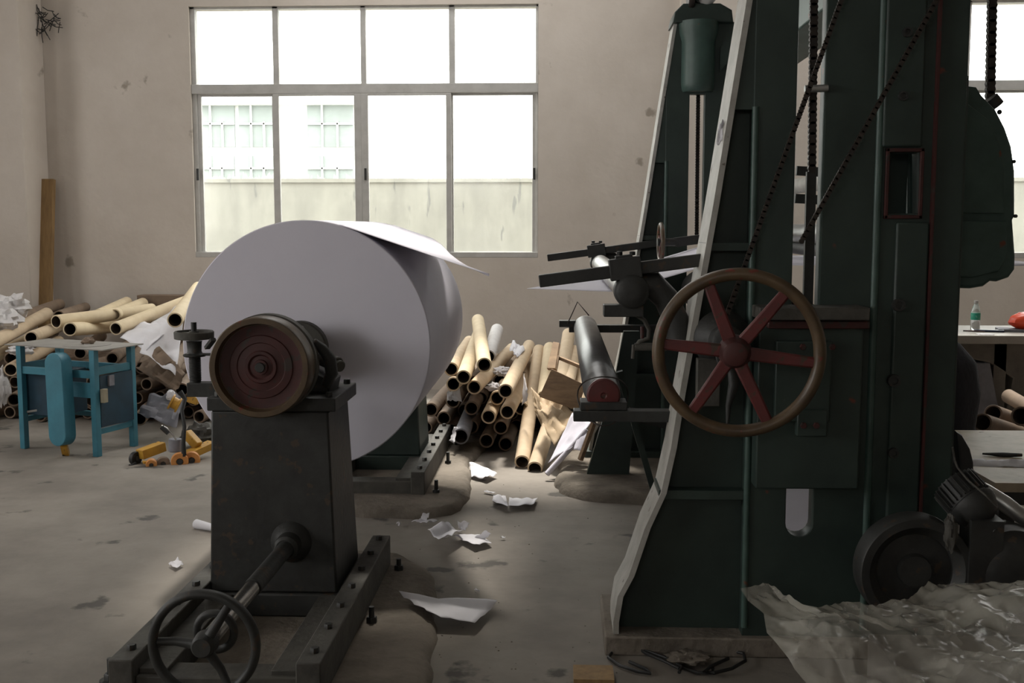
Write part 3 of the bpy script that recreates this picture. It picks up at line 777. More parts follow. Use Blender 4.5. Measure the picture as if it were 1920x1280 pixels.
wr.path(wp, .0028, 6); wr.build('binding_wire', M_chain, mc); wr = MB().path([Vector((nb.x - rw - .02, 6.6, nb.z + .03)), Vector((nb.x - .05, 6.62, nb.z + .16)), Vector((nb.x + .02, 6.62, nb.z + R2 + .01))], .004, 6)
wr.build('binding_wire', M_chain, mc)
# lever rod behind, hooks and stub
hk = MB().path([P(1192, 590, 3.9), P(1208, 600, 3.9), P(1217, 618, 3.9), P(1215, 634, 3.9), P(1199, 640, 3.9), P(1192, 652, 3.9)], .008, 10)
hk.path([P(1188, 646, 3.9), P(1186, 672, 3.9)], .006, 8); hk.cyl(P(1190, 650, 3.9), P(1250, 650, 3.9), .014, n=14)
hk.build('hook_arm', M_greydk, mc)
MB().cyl(P(1204, 634, 3.9), P(1204, 612, 3.9), .007, n=10).build('set_screw', M_reddk, mc)
# lower slanting braces by the far frame
MB().flat([(F(1150, 800)[0] - .02, .06), (.42, .06), (.47, .9), (.38, .9), (.33, .62)], [], 6.3, 6.36).build('gusset_plate', M_green, ff)
MB().bar(Vector((.30, 5.3, .8)), Vector((.52, 5.3, .05)), .05, .03).build('slanting_brace', M_green, mc)
MB().bar(P(1178, 775, 4.6), P(1270, 795, 4.6), .06, .05).build('cross_strut', M_dark, mc)
# --- cover block over the slot with its ledge
def BX(x0, x1, y0, y1, Ya, Yb, name, m, parent, bevel=.004):
    a = P(x0, y1, Ya); c = P(x1, y0, Ya)
    return MB().box(a.x, c.x, Ya, Yb, a.z, c.z).build(name, m, parent, bevel=bevel)
cb = BX(1416, 1620, 604, 916, 3.66, 3.748, 'bearing_cover', M_green, mc, .006)
BX(1424, 1632, 577, 600, 3.60, 3.748, 'ledge', M_greydk, cb)
BX(1440, 1632, 602, 616, 3.63, 3.70, 'ledge', M_reddk, cb)
BX(1452, 1560, 640, 790, 3.63, 3.658, 'adjusting_block', M_green, cb)
BX(1494, 1552, 768, 818, 3.62, 3.658, 'bolted_plate', M_green, cb)
bb = MB()
for (x, y) in ((1506, 797), (1530, 797), (1505, 650), (1560, 650)): hexbolt(bb, P(x, y, 3.62), .011, .012, (0, -1, 0))
bb.build('plate_bolts', M_reddk, cb)
# --- big handwheel
WY = 3.35
wc = P(1384, 662, WY); WR = 160 * WY / FPX
wx = Vector((0.13, 1, 0.03)).normalized()
big = MB().torus(wc, wx, WR - .019, .0195, 96, 16, 1.15).build('handwheel', M_rim, mc)
hubp = P(1378, 660, WY + .0)
MB().lathe(hubp - wx * .05, wx, [(.028, 0), (.036, .004), (.040, .02), (.052, .05), (.05, .09)], 32).build('hub', M_reddk, big)
d_, u_, v_ = frame_of(wx)
ux = (Vector((1, 0, 0)) - wx * wx.x).normalized(); uz = wx.cross(ux) * -1
if uz.z < 0: uz = -uz
for k in range(6):
    a = math.radians(-6 + 60 * k); e = ux * math.cos(a) + uz * math.sin(a)
    p0 = hubp + e * .035; p1 = wc + e * (WR - .028)
    sp = MB(); tq = wx.cross(e).normalized(); w0, w1 = .021, .017; t = wx * .010
    sp.hexa([p0 - tq * w0 - t, p0 + tq * w0 - t, p0 + tq * w0 + t, p0 - tq * w0 + t, p1 - tq * w1 - t, p1 + tq * w1 - t, p1 + tq * w1 + t, p1 - tq * w1 + t])
    sp.build('spoke', M_red, big, bevel=.006)
MB().cyl(hubp, Vector((hubp.x + .05, NY + .1, hubp.z)), .022, n=20).build('wheel_shaft', M_dark, mc)
wg = MB().lathe((hubp.x + .02, NY - .16, hubp.z), (0, 1, 0), [(.04, 0), (.055, .01), (.055, .1), (.09, .14), (.1, .16)], 28)
wg.path([P(1352, 640, 3.6), P(1345, 665, 3.6), P(1352, 692, 3.6), P(1366, 690, 3.6)], .008, 8)
wg.path([P(1372, 690, 3.62), P(1376, 720, 3.62), P(1366, 760, 3.62), P(1364, 795, 3.62)], [.014, .018, .01, .005], 10)
wg.build('shaft_bearing', M_dark, mc)
pl = MB(); a = P(1305, 760, 3.72); c = P(1350, 672, 3.72); pl.box(a.x, c.x, 3.70, 3.75, a.z, c.z)
pl.build('mounting_plate', M_greydk, mc, bevel=.003)
# --- rounded gear guard at the right
GY = 3.98
oc = [(1700, 160), (1800, 157), (1832, 162), (1842, 178), (1868, 205), (1886, 240), (1898, 275), (1904, 320), (1904, 405), (1900, 412), (1905, 480), (1904, 505), (1893, 520), (1870, 528), (1858, 527), (1845, 537), (1820, 541), (1797, 540), (1700, 530)]
o2 = [(P(x, y, GY).x, P(x, y, GY).z) for x, y in oc]
gg = MB().flat(o2, [], GY, GY + .16, bevel=.012).build('gear_guard', M_greenlt, mc)
ic = [(1720, 200), (1812, 195), (1850, 225), (1872, 270), (1880, 320), (1880, 400), (1720, 400)]
MB().flat([(P(x, y, GY).x, P(x, y, GY).z) for x, y in ic], [], GY - .018, GY + .002, bevel=.006).build('raised_face', M_greenlt, gg)
ic = [(1720, 416), (1884, 414), (1886, 480), (1870, 508), (1820, 520), (1720, 515)]
MB().flat([(P(x, y, GY).x, P(x, y, GY).z) for x, y in ic], [], GY - .018, GY + .002, bevel=.006).build('raised_face', M_greenlt, gg)
q = P(1866, 195, 4.1); MB().cyl(P(1856, 185, 4.1), P(1868, 200, 4.1), .03, n=16).ball(P(1874, 210, 4.1), .009).build('chain_anchor', M_dark, gg)
gb = MB()
for (x, y) in ((1900, 303), (1903, 405), (1845, 262)): hexbolt(gb, P(x, y, GY - .005), .007, .01, (0, -1, 0))
gb.build('guard_bolts', M_dark, gg)
# side box behind the rear post
MB().box(XR, XR + .012, NY + .02, NY + .5, .1, 2.0).build('rear_shield', M_green, mc, bevel=.004)

# sheet in the machine: torn tongue at the left, web to the right
zb_ = bc.z - .0535
Xc = bc.x
Lp = P(988, 541, RYF)
tp = [(P(1300, 540, RYF).x + .35, RYF, RYB), (Xc + .02, RYF, RYB), (Xc - .02, RYF, RYB), (P(1085, 550, RYF).x, RYF, 6.0), (P(1050, 550, RYF).x, RYF, 5.45), (P(1020, 550, RYF).x, RYF, 5.0), (Lp.x, RYF, RYF + .01)]
z_left = lambda x: zb_ + (Lp.z - zb_) * max(0, (Xc - x) / (Xc - Lp.x))
z_right = lambda x: zb_ + max(0, x - Xc) * .30
def wfn(u, v):
    t = u * (len(tp) - 1); i = min(int(t), len(tp) - 2); f = t - i
    x = tp[i][0] * (1 - f) + tp[i + 1][0] * f; ya = RYF; yb2 = tp[i][2] * (1 - f) + tp[i + 1][2] * f
    z = z_left(x) if x < Xc else z_right(x)
    return Vector((x, ya + (yb2 - ya) * v, z))
MB().grid(wfn, 60, 16).build('paper_sheet', M_paper, label='white paper sheet passing under the guide roller, torn to a point', cat='paper sheet', solid=.0008)
# web leaving to the winder behind
def wf2(u, v): return Vector((1.0 + 1.2 * u, RYF + 1.6 * v, P(1520, 488, 5.4).z + .0 * u))
MB().grid(wf2, 6, 4).build('paper_sheet', M_paper, label='white paper sheet seen through the slot of the near machine frame', cat='paper sheet', solid=.0008)
# second roll low in the machine, seen through the round-ended slot
def wf3(u, v):
    y = 4.7 + 1.5 * v; x = .62 + .85 * u
    return Vector((x, y, .02 + .32 * max(0, u - .1) ** 1.2 + .10 * v + .03 * math.sin(4 * u + 2 * v)))
MB().grid(wf3, 24, 24).build('paper_sheet', M_paper, label='white paper sheet seen through the round-ended slot', cat='paper sheet', solid=.0008)

# ================================================================== HEAPS OF CARDBOARD CORES
RT = .048
def core(p0, p1, lab, group, m=M_kraft, r=RT, wall=.010, wrap=None):
    o = MB()
    p0 = Vector(p0); p1 = Vector(p1); L = (p1 - p0).length; ri = r - wall; b_ = .002
    o.lathe(p0, p1 - p0, [(ri, 0), (r - b_, 0), (r, b_), (r, L - b_), (r - b_, L), (ri, L)], 28)
    o2 = MB(); o2.v = o.v; o2.f = o.f[:-2] if len(o.f) > 28 * 5 else o.f; o2.mi = [0] * len(o2.f)
    n0 = len(o2.f)
    # inner bore
    d, u, v = frame_of(p1 - p0); vs = []
    for h in (0, L):
        for i in range(28):
            a = 2 * PI * i / 28; vs.append(p0 + d * h + u * (ri * math.cos(a)) + v * (ri * math.sin(a)))
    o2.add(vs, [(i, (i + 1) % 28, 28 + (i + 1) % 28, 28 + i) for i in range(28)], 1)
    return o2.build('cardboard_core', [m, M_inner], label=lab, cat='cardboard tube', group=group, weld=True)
GR = 'cardboard cores heaped beside the paper roll'
GL = 'cardboard cores heaped behind the blue table'
def cR(x0, y0, Y0, x1, y1, Y1, lab, m=M_kraft, r=RT, g_=GR): return core(P(x0, y0, Y0), P(x1, y1, Y1), lab, g_, m, r)
cR(908, 684, 6.95, 896, 600, 8.5, 'topmost pale core pointing at the viewer with its far end raised highest', M_kraft2)
cR(869, 707, 7.05, 900, 618, 8.7, 'pale core just left of the topmost core in the right heap', M_kraft2)
cR(846, 692, 7.25, 880, 640, 8.9, 'pale core half hidden by the paper roll at the left of the right heap')
cR(850, 720, 7.15, 880, 690, 8.8, 'core mouth directly below the pale core half hidden by the roll')
cR(889, 726, 7.10, 960, 654, 8.8, 'core slanting back to the right beneath the topmost core')
cR(948, 733, 6.95, 992, 648, 8.6, 'long tan core with open mouth left of the brown kraft sheet', M_kraft)
cR(951, 772, 7.00, 1004, 672, 8.7, 'tan core directly under the long tan core with open mouth')
cR(916, 781, 7.05, 950, 705, 8.7, 'core mouth left of the two stacked tan mouths, low in the heap')
cR(932, 746, 7.20, 965, 690, 8.9, 'core mouth half hidden behind the long tan core')
cR(864, 818, 6.95, 894, 745, 8.3, 'grey wrapped core lying low by the far rail', M_greycore, .052)
cR(916, 668, 7.9, 932, 618, 8.7, 'white wrapped core standing up behind the topmost core', M_wrap, .05)
cR(979, 866, 6.72, 1011, 656, 8.35, 'tall core resting its mouth on the floor, left one of the leaning pair')
cR(1003, 878, 6.62, 1074, 660, 8.2, 'short-looking core with its mouth on the floor, right one of the leaning pair')
cR(1020, 745, 7.3, 1031, 652, 8.3, 'core behind the upright slat of the broken crate', M_kraft2)
cR(1052, 722, 7.3, 1066, 626, 8.4, 'tall tan core behind the crate reaching highest near the rubber roller')
cR(1060, 735, 7.15, 1078, 658, 8.2, 'tan core in front of the tallest core behind the crate')
cR(1085, 760, 7.2, 1092, 668, 8.3, 'core mostly hidden behind the rubber roller')
cR(977, 765, 7.35, 1000, 668, 8.8, 'core between the long tan core and the leaning pair')
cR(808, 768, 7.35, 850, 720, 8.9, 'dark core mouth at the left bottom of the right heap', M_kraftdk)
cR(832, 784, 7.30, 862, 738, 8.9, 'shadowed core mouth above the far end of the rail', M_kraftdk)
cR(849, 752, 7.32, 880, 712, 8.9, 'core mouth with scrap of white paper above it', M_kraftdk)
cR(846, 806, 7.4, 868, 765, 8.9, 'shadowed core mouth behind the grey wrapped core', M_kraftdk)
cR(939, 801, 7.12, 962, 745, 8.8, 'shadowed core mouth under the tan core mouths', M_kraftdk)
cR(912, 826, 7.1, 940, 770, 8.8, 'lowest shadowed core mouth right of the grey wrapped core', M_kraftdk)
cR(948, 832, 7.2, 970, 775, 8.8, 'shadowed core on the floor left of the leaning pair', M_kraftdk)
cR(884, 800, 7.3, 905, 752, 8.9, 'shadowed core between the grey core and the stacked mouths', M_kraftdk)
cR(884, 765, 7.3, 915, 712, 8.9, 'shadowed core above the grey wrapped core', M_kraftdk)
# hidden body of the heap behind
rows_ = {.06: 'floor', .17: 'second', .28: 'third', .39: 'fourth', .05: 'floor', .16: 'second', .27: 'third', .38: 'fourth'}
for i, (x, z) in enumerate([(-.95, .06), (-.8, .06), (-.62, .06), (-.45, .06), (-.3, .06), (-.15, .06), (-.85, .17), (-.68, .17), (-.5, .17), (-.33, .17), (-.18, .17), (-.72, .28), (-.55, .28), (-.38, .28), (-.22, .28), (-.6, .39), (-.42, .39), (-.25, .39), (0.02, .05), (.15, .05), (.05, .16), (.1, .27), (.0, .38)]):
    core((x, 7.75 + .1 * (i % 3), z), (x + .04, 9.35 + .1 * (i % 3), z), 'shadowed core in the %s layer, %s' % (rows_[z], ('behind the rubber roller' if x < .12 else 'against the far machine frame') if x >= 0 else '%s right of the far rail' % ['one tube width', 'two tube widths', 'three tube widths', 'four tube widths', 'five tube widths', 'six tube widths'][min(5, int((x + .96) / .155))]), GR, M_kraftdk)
def cL(x0, y0, Y0, x1, y1, Y1, lab, m=M_kraft, r=RT): return core(P(x0, y0, Y0), P(x1, y1, Y1), lab, GL, m, r)
cL(105, 603, 8.25, 285, 580, 9.3, 'long pale core on top of the left heap above the table', M_kraft2, .053)
cL(131, 617, 8.15, 225, 612, 9.5, 'pale core with dark mouth just over the table corner', M_kraft2, .053)
cL(217, 616, 8.05, 356, 562, 9.3, 'pale core slanting up right towards the paper roll', M_kraft2, .05)
cL(328, 600, 7.85, 372, 540, 9.3, 'core next to the edge of the paper roll', M_kraft2, .056)
cL(-22, 648, 8.1, 88, 588, 9.3, 'core running out of the left edge of the view', M_kraft, .055)
cL(58, 633, 8.2, 110, 612, 9.5, 'short-looking core under the long pale core', M_kraft, .05)
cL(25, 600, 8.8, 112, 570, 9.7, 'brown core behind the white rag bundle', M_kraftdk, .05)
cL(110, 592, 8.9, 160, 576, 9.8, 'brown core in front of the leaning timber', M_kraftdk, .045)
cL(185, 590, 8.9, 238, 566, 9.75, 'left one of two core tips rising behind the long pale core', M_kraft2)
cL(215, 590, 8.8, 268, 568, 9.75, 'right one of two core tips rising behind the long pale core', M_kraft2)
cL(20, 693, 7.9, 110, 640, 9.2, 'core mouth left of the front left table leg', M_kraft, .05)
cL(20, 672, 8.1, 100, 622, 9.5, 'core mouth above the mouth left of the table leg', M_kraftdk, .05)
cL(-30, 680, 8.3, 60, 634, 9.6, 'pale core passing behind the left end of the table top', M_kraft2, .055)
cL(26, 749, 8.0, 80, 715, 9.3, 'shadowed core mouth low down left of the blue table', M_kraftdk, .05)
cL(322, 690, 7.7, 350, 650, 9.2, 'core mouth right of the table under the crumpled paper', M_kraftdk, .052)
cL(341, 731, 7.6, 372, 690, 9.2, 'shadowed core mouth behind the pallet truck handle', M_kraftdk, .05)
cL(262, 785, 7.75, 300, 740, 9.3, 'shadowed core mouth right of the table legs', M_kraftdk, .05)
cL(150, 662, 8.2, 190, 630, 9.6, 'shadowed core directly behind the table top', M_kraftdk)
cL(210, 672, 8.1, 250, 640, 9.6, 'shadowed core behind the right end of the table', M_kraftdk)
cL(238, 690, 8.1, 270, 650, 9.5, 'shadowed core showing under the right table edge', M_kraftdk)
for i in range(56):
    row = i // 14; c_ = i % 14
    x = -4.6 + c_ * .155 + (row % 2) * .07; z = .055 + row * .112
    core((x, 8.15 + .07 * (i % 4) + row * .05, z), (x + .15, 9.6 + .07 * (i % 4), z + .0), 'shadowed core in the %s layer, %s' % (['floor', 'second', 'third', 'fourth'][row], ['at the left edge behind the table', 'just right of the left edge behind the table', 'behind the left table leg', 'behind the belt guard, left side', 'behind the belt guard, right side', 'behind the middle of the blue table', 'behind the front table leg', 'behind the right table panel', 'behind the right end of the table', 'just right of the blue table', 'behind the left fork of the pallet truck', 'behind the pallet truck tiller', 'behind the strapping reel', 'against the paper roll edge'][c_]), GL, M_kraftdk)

tz_ = .71
# --- paper, rags and boards on the heaps
def sheet(pts, name, m, lab, cat, amp=.012, seed=0, nu=16, nv=12, freq=6, group=None, fold=0, parent=None, tri=False):
    a, b_, c_, d = [Vector(p) for p in pts]
    nrm = (b_ - a).cross(d - a).normalized()
    def fn(u, v):
        p = a.lerp(b_, u).lerp(d.lerp(c_, u), v)
        q = Vector((u * freq + seed * 7.3, v * freq, seed * 3.1))
        n1 = abs(mnoise.noise(q)) * 2 - .5; n2 = mnoise.noise(q * 2.7) * .4
        return p + nrm * amp * (n1 + n2) + nrm * fold * math.sin(u * PI) * math.sin(v * PI)
    return MB().grid(fn, nu, nv).build(name, m, parent, label=lab, cat=cat, group=group, solid=.0008, smooth=25)
sheet([P(264, 655, 7.75), P(330, 700, 7.6), P(345, 598, 8.2), P(285, 600, 8.4)], 'crumpled_paper', M_paperdull, 'large crumpled white paper between the blue table and the roll', 'paper', .045, 1, 22, 18, 1.6)
sheet([P(225, 632, 8.0), P(275, 655, 7.8), P(320, 612, 8.2), P(270, 600, 8.4)], 'crumpled_paper', M_paperdull, 'creased white paper tucked under the slanting core on the left heap', 'paper', .025, 2, 16, 12, 1.6)
sheet([P(282, 605, 8.6), P(345, 600, 8.1), P(352, 566, 8.9), P(330, 570, 9.1)], 'crumpled_paper', M_paperdull, 'white paper wedged between the two cores nearest the roll edge', 'paper', .02, 3, 16, 12, 1.6)
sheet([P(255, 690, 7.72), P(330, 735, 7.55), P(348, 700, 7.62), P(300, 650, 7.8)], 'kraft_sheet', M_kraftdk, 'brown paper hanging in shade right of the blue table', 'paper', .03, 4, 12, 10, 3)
sheet([P(258, 775, 7.4), P(330, 800, 7.25), P(345, 740, 7.5), P(285, 740, 7.6)], 'crumpled_paper', M_greycore, 'grey sheet slumped behind the pallet truck', 'paper', .03, 5, 12, 10, 3)
def blob(c, r, sc, seed, amp, m, name, lab, cat, n=26, **k):
    mb = MB(); mb.ball((0, 0, 0), 1.0, n, n // 2)
    for i, v in enumerate(mb.v):
        f = 1 + amp * mnoise.noise(v * 2.2 + Vector((seed, 0, 0))) + amp * .6 * mnoise.noise(v * 6 + Vector((0, seed, 0)))
        mb.v[i] = Vector((v.x * f * sc[0], v.y * f * sc[1], v.z * f * sc[2])) * r + Vector(c)
    return mb.build(name, m, label=lab, cat=cat, smooth=35, weld=True, **k)
blob(P(22, 575, 8.7), .12, (1.2, 1, .75), 1, .5, M_wrap, 'rag_bundle', 'white rag bundle at the left edge on top of the heap', 'rags')
blob(P(5, 600, 8.5), .12, (1.1, 1, .7), 4, .5, M_wrap, 'rag_bundle', 'white rags at the left edge beneath the top rag bundle', 'rags')
blob(P(40, 655, 8.0), .07, (1.3, 1, .5), 6, .5, M_wrap, 'rag_bundle', 'small white rag stuffed behind the left table leg', 'rags')
blob(P(2, 725, 7.9), .12, (.5, .6, 1.1), 8, .4, M_wrap, 'rag_bundle', 'grey rag hanging low at the left edge of the view', 'rags')
blob(G(165, 640, tz_ + .02), .035, (1.2, 1, .8), 3, .4, M_kraftdk, 'cardboard_scrap', 'small brown cardboard scrap on the back of the blue table', 'cardboard')
a = P(261, 575, 9.85); c = P(352, 553, 9.85)
MB().box(a.x, c.x + .25, 9.8, 9.97, a.z - .4, c.z).build('cardboard_box', M_kraftdk, label='brown cardboard box standing against the wall behind the left heap', cat='box', bevel=.004)
# leaning timber in the corner
t0 = P(80, 720, 9.55); t1 = P(91, 336, 9.88)
MB().bar(Vector((t0.x - .02, 9.6, .01)), t1, .115, .05, up=(0, 1, 0)).build('timber_plank', M_wood, label='brown timber plank leaning in the corner behind the left heap', cat='plank', bevel=.004)
# small papers inside the right heap
sheet([P(955, 655, 8.0), P(968, 672, 7.8), P(985, 655, 8.1), P(962, 636, 8.5)], 'crumpled_paper', M_paperdull, 'white paper scrap sticking up between cores in the right heap', 'paper', .02, 6, 8, 8, 3)
blob(P(945, 697, 7.6), .05, (1.4, 1, .6), 5, .6, M_paperdull, 'crumpled_paper', 'crumpled white paper ball in the middle of the right heap', 'paper')
blob(P(928, 725, 7.3), .045, (1.2, 1, .55), 9, .6, M_paperdull, 'crumpled_paper', 'white paper wad beside the mouth of the long tan core', 'paper')
sheet([P(838, 735, 7.2), P(862, 728, 7.2), P(866, 752, 7.25), P(838, 750, 7.25)], 'crumpled_paper', M_paperdull, 'torn white paper over a core mouth left of the grey core', 'paper', .02, 8, 8, 8, 3)
sheet([P(983, 700, 7.15), P(988, 730, 7.0), P(990, 750, 7.0), P(978, 760, 7.1)], 'crumpled_paper', M_paperdull, 'thin white paper strip left of the brown kraft sheet', 'paper', .01, 9, 6, 8, 3)
sheet([P(843, 826, 6.9), P(852, 800, 6.95), P(858, 800, 7.0), P(852, 832, 6.85)], 'crumpled_paper', M_paperdull, 'white scrap between the rail end and the grey core', 'paper', .01, 10, 6, 8, 3)
# brown kraft sheet and white sheets at the right of the heap
sheet([P(995, 725, 6.98), P(1012, 742, 6.9), P(1016, 800, 6.75), P(1003, 770, 6.85)], 'kraft_sheet', M_brownpaper, 'narrow folded edge of brown kraft paper over the leaning core', 'paper', .01, 11, 8, 10, 3)
sheet([P(1003, 768, 6.85), P(1040, 835, 6.55), P(1080, 775, 6.7), P(1020, 730, 7.05)], 'kraft_sheet', M_brownpaper, 'brown kraft paper sheet hanging over the leaning cores', 'paper', .025, 12, 18, 14, 3)
sheet([P(1027, 868, 6.45), P(1070, 840, 6.42), P(1108, 792, 6.6), P(1073, 773, 6.7)], 'paper_sheet', M_paper, 'white paper sheet propped against the kraft paper', 'paper sheet', .012, 13, 14, 12, 2)
sheet([P(1075, 842, 6.40), P(1092, 845, 6.35), P(1104, 805, 6.5), P(1085, 812, 6.5)], 'paper_sheet', M_paper, 'small white paper corner right of the rolled paper', 'paper sheet', .006, 14, 8, 8, 2)
core(P(1025, 889, 6.38), P(1100, 806, 6.5), 'thin white paper rolled into a stick in front of the propped sheet', None, M_paper, .017, .006).name = 'rolled_paper'
# broken crate
ct = empty('broken_crate', P(1055, 730, 6.9), 'broken wooden crate end on top of the leaning cores', 'crate')
def panel(pts, Yt, name, m, par, thick=.02):
    a, b_, c_, d = [Vector(p) for p in pts]; n = (b_ - a).cross(d - a).normalized() * thick
    MB().hexa([a, b_, c_, d, a + n, b_ + n, c_ + n, d + n]).build(name, m, par, bevel=.002)
panel([P(1012, 744, 6.86), P(1083, 770, 6.8), P(1098, 722, 6.75), P(1035, 692, 6.9)], 0, 'end_board', M_plywood, ct)
panel([P(1028, 694, 6.95), P(1044, 694, 6.9), P(1051, 646, 7.1), P(1040, 644, 7.15)], 0, 'upright_slat', M_plywood, ct)
MB().bar(P(1050, 671, 7.0), P(1096, 690, 6.85), .022, .02).build('stick', M_plywood, ct)
MB().bar(P(1046, 668, 7.0), P(1040, 700, 6.9), .02, .02).build('stick', M_plywood, ct)
MB().bar(P(1114, 790, 6.3), P(1088, 862, 6.2), .02, .03).build('wooden_batten', M_plywood, label='thin batten leaning on the plinth beside the rolled paper', cat='batten')

# ================================================================== BLUE WORK TABLE
tz = .71
A = Vector((-2.93, 7.01, 0)); Lc = Vector((-3.73, 7.36, 0)); Rc = Vector((-2.80, 7.40, 0)); B = Lc + Rc - A
def fix(px, py): p = G(px, py, tz); p.z = 0; return p
A, Lc, Rc = fix(191, 656), fix(8, 645), fix(269, 644); B = Lc + Rc - A
tb = empty('work_table', ((A + B) / 2), 'blue steel work table with a grey sheet top and rounded belt guard', 'table')
up = Vector((0, 0, 1))
MB().hexa([q + up * (tz - .006) for q in (A, Rc, B, Lc)] + [q + up * tz for q in (A, Rc, B, Lc)]).build('table_top', M_sheet, tb)
cd = A * .3 + Rc * .35 + Lc * .35
MB().lathe(A.lerp(B, .42) + up * tz + Vector((.06, 0, 0)), up, [(.155, 0), (.155, .003), (.15, .004), (.02, .004), (.018, .008), (1e-4, .008)], 48).build('disc_plate', M_sheet, tb)
el, er = (Lc - A), (Rc - A)
def tp_(u, v, z): return A + el * u + er * v + up * z
legs = [(.11, .06), (.86, .06), (.11, .94), (.86, .94)]
for (u, v) in legs:
    p = tp_(u, v, 0); e1 = el.normalized() * .022; e2 = er.normalized() * .022
    MB().hexa([p - e1 - e2, p + e1 - e2, p + e1 + e2, p - e1 + e2] + [q + up * (tz - .007) for q in (p - e1 - e2, p + e1 - e2, p + e1 + e2, p - e1 + e2)]).build('leg', M_blue, tb, bevel=.003)
def rail(u0, v0, u1, v1, z, h, m=M_blue): MB().bar(tp_(u0, v0, z), tp_(u1, v1, z), .025, h).build('rail', m, tb, bevel=.002)
rail(.11, .06, .86, .06, tz - .17, .05); rail(.11, .94, .86, .94, tz - .17, .05); rail(.11, .06, .11, .94, tz - .15, .05, M_blue); rail(.86, .06, .86, .94, tz - .15, .05)
rail(.11, .94, .86, .94, .2, .035); rail(.86, .06, .86, .94, .2, .035); rail(.11, .06, .11, .94, .16, .035)
MB().bar(tp_(.15, .12, tz - .28), tp_(.45, .12, tz - .28), .012, .1).build('cross_panel', M_blue, tb)
MB().bar(tp_(.56, .5, tz - .33), tp_(.84, .5, tz - .33), .3, .3).build('motor_box', M_bluedk, tb, bevel=.005)
MB().bar(tp_(.09, .12, .36), tp_(.09, .90, .36), .012, .34).build('side_panel', M_bluedk, tb)
MB().bar(tp_(.075, .30, .49), tp_(.075, .42, .49), .014, .07).build('switch_plate', M_greycore, tb)
MB().bar(tp_(.06, .10, .40), tp_(.06, .20, .40), .03, .09).build('switch_box', M_beige, tb, bevel=.003)
MB().bar(tp_(.84, .1, .25), tp_(.5, .3, .30), .014, .014).bar(tp_(.6, .25, .29), tp_(.62, .3, .45), .014, .014).build('lever_rod', M_sheet, tb)
# belt guard
gt, gbm = P(99, 678, 7.12), P(108, 820, 7.05)
gc0 = tp_(.55, .0, 0); n_ = er.normalized(); e_ = el.normalized() * -1
rg = .074
top_c = Vector(P(99, 683, 6.90)); bot_c = Vector(P(107, 815, 6.86))
ax = (top_c - bot_c).normalized(); side = e_ - ax * e_.dot(ax); side.normalize(); dn = ax.cross(side)
if dn.y < 0: dn = -dn
ring = []
for i in range(17): a = PI * i / 16; ring.append(top_c + side * (rg * math.cos(a)) + ax * (rg * math.sin(a)))
for i in range(17): a = PI + PI * i / 16; ring.append(bot_c + side * (rg * math.cos(a)) + ax * (rg * math.sin(a)))
n = len(ring); vs = ring + [q + dn * .09 for q in ring]
fs = [tuple(range(n)), tuple(reversed(range(n, 2 * n)))] + [(i, (i + 1) % n, n + (i + 1) % n, n + i) for i in range(n)]
MB().add(vs, fs).build('belt_guard', M_blue, tb, bevel=.004)
MB().bar(bot_c + dn * .05 - ax * .07 + side * .0, Vector((bot_c.x, bot_c.y + .12, .0)) , .04, .04).build('yellow_foot', M_yellow, tb)

# ================================================================== PALLET TRUCK in the clutter
P_far = P
def P(px, py, Y): return P_far(px, py, Y - .26)
pt = empty('pallet_truck', G(320, 868), 'yellow hand pallet truck with orange wheels and a black tiller', 'pallet truck')
def wheel(px, py, rpx, Yw, m, axis=(0.35, -1, 0), wd=.045, name='wheel', par=pt):
    c = P(px, py, Yw); r = rpx * Yw / FPX
    ax_ = Vector(axis).normalized()
    o = MB().lathe(c - ax_ * wd / 2, ax_, [(r * .35, .006), (r * .4, 0), (r * .94, 0), (r, .006), (r, wd - .006), (r * .94, wd), (r * .4, wd), (r * .35, wd - .006)], 28, closed=True).build(name, m, par)
    MB().cyl(c - ax_ * (wd / 2 + .004), c + ax_ * (wd / 2 + .004), r * .34, n=16).build('axle', M_dark, o)
wheel(337, 864, 16, 7.0, M_orange); wheel(359, 862, 16, 7.05, M_orange)
wheel(284, 870, 10, 6.95, M_orange, wd=.06)
wheel(306, 868, 12, 7.0, M_kraftdk, wd=.06)
wheel(254, 859, 13, 7.0, M_black, (1, -.5, 0), .03)
MB().path([P(254, 868, 6.98), P(246, 874, 6.95), P(242, 873, 6.95)], .012, 8).build('hook', M_black, pt)
MB().bar(P(262, 852, 7.0), P(305, 836, 7.15), .07, .06).build('fork', M_yellow, pt, bevel=.003)
MB().bar(P(268, 866, 6.95), P(300, 868, 7.0), .05, .012).build('fork', M_yellow, pt)
MB().bar(P(345, 856, 7.05), P(398, 832, 7.25), .08, .045).build('fork', M_yellow, pt, bevel=.003)
MB().bar(P(350, 812, 7.2), P(372, 836, 7.15), .05, .06).build('pump_body', M_yellow, pt, bevel=.006)
MB().cyl(P(328, 846, 7.05), P(328, 822, 7.05), .04, n=20, bev=.004).build('pump_cylinder', M_greycore, pt)
MB().path([P(345, 855, 7.0), P(344, 830, 7.0), P(346, 800, 7.02), P(341, 770, 7.05), P(347, 748, 7.1), P(337, 734, 7.1)], [.016, .013, .012, .012, .014, .018], 12).build('tiller', M_black, pt)
MB().path([P(303, 798, 7.0), P(312, 802, 7.0), P(322, 812, 7.0), P(330, 824, 7.0)], .006, 8).build('chrome_lever', M_steel, pt)
MB().cyl(P(303, 800, 7.0), P(316, 812, 7.0), .016, n=12).build('grip', M_black, pt)
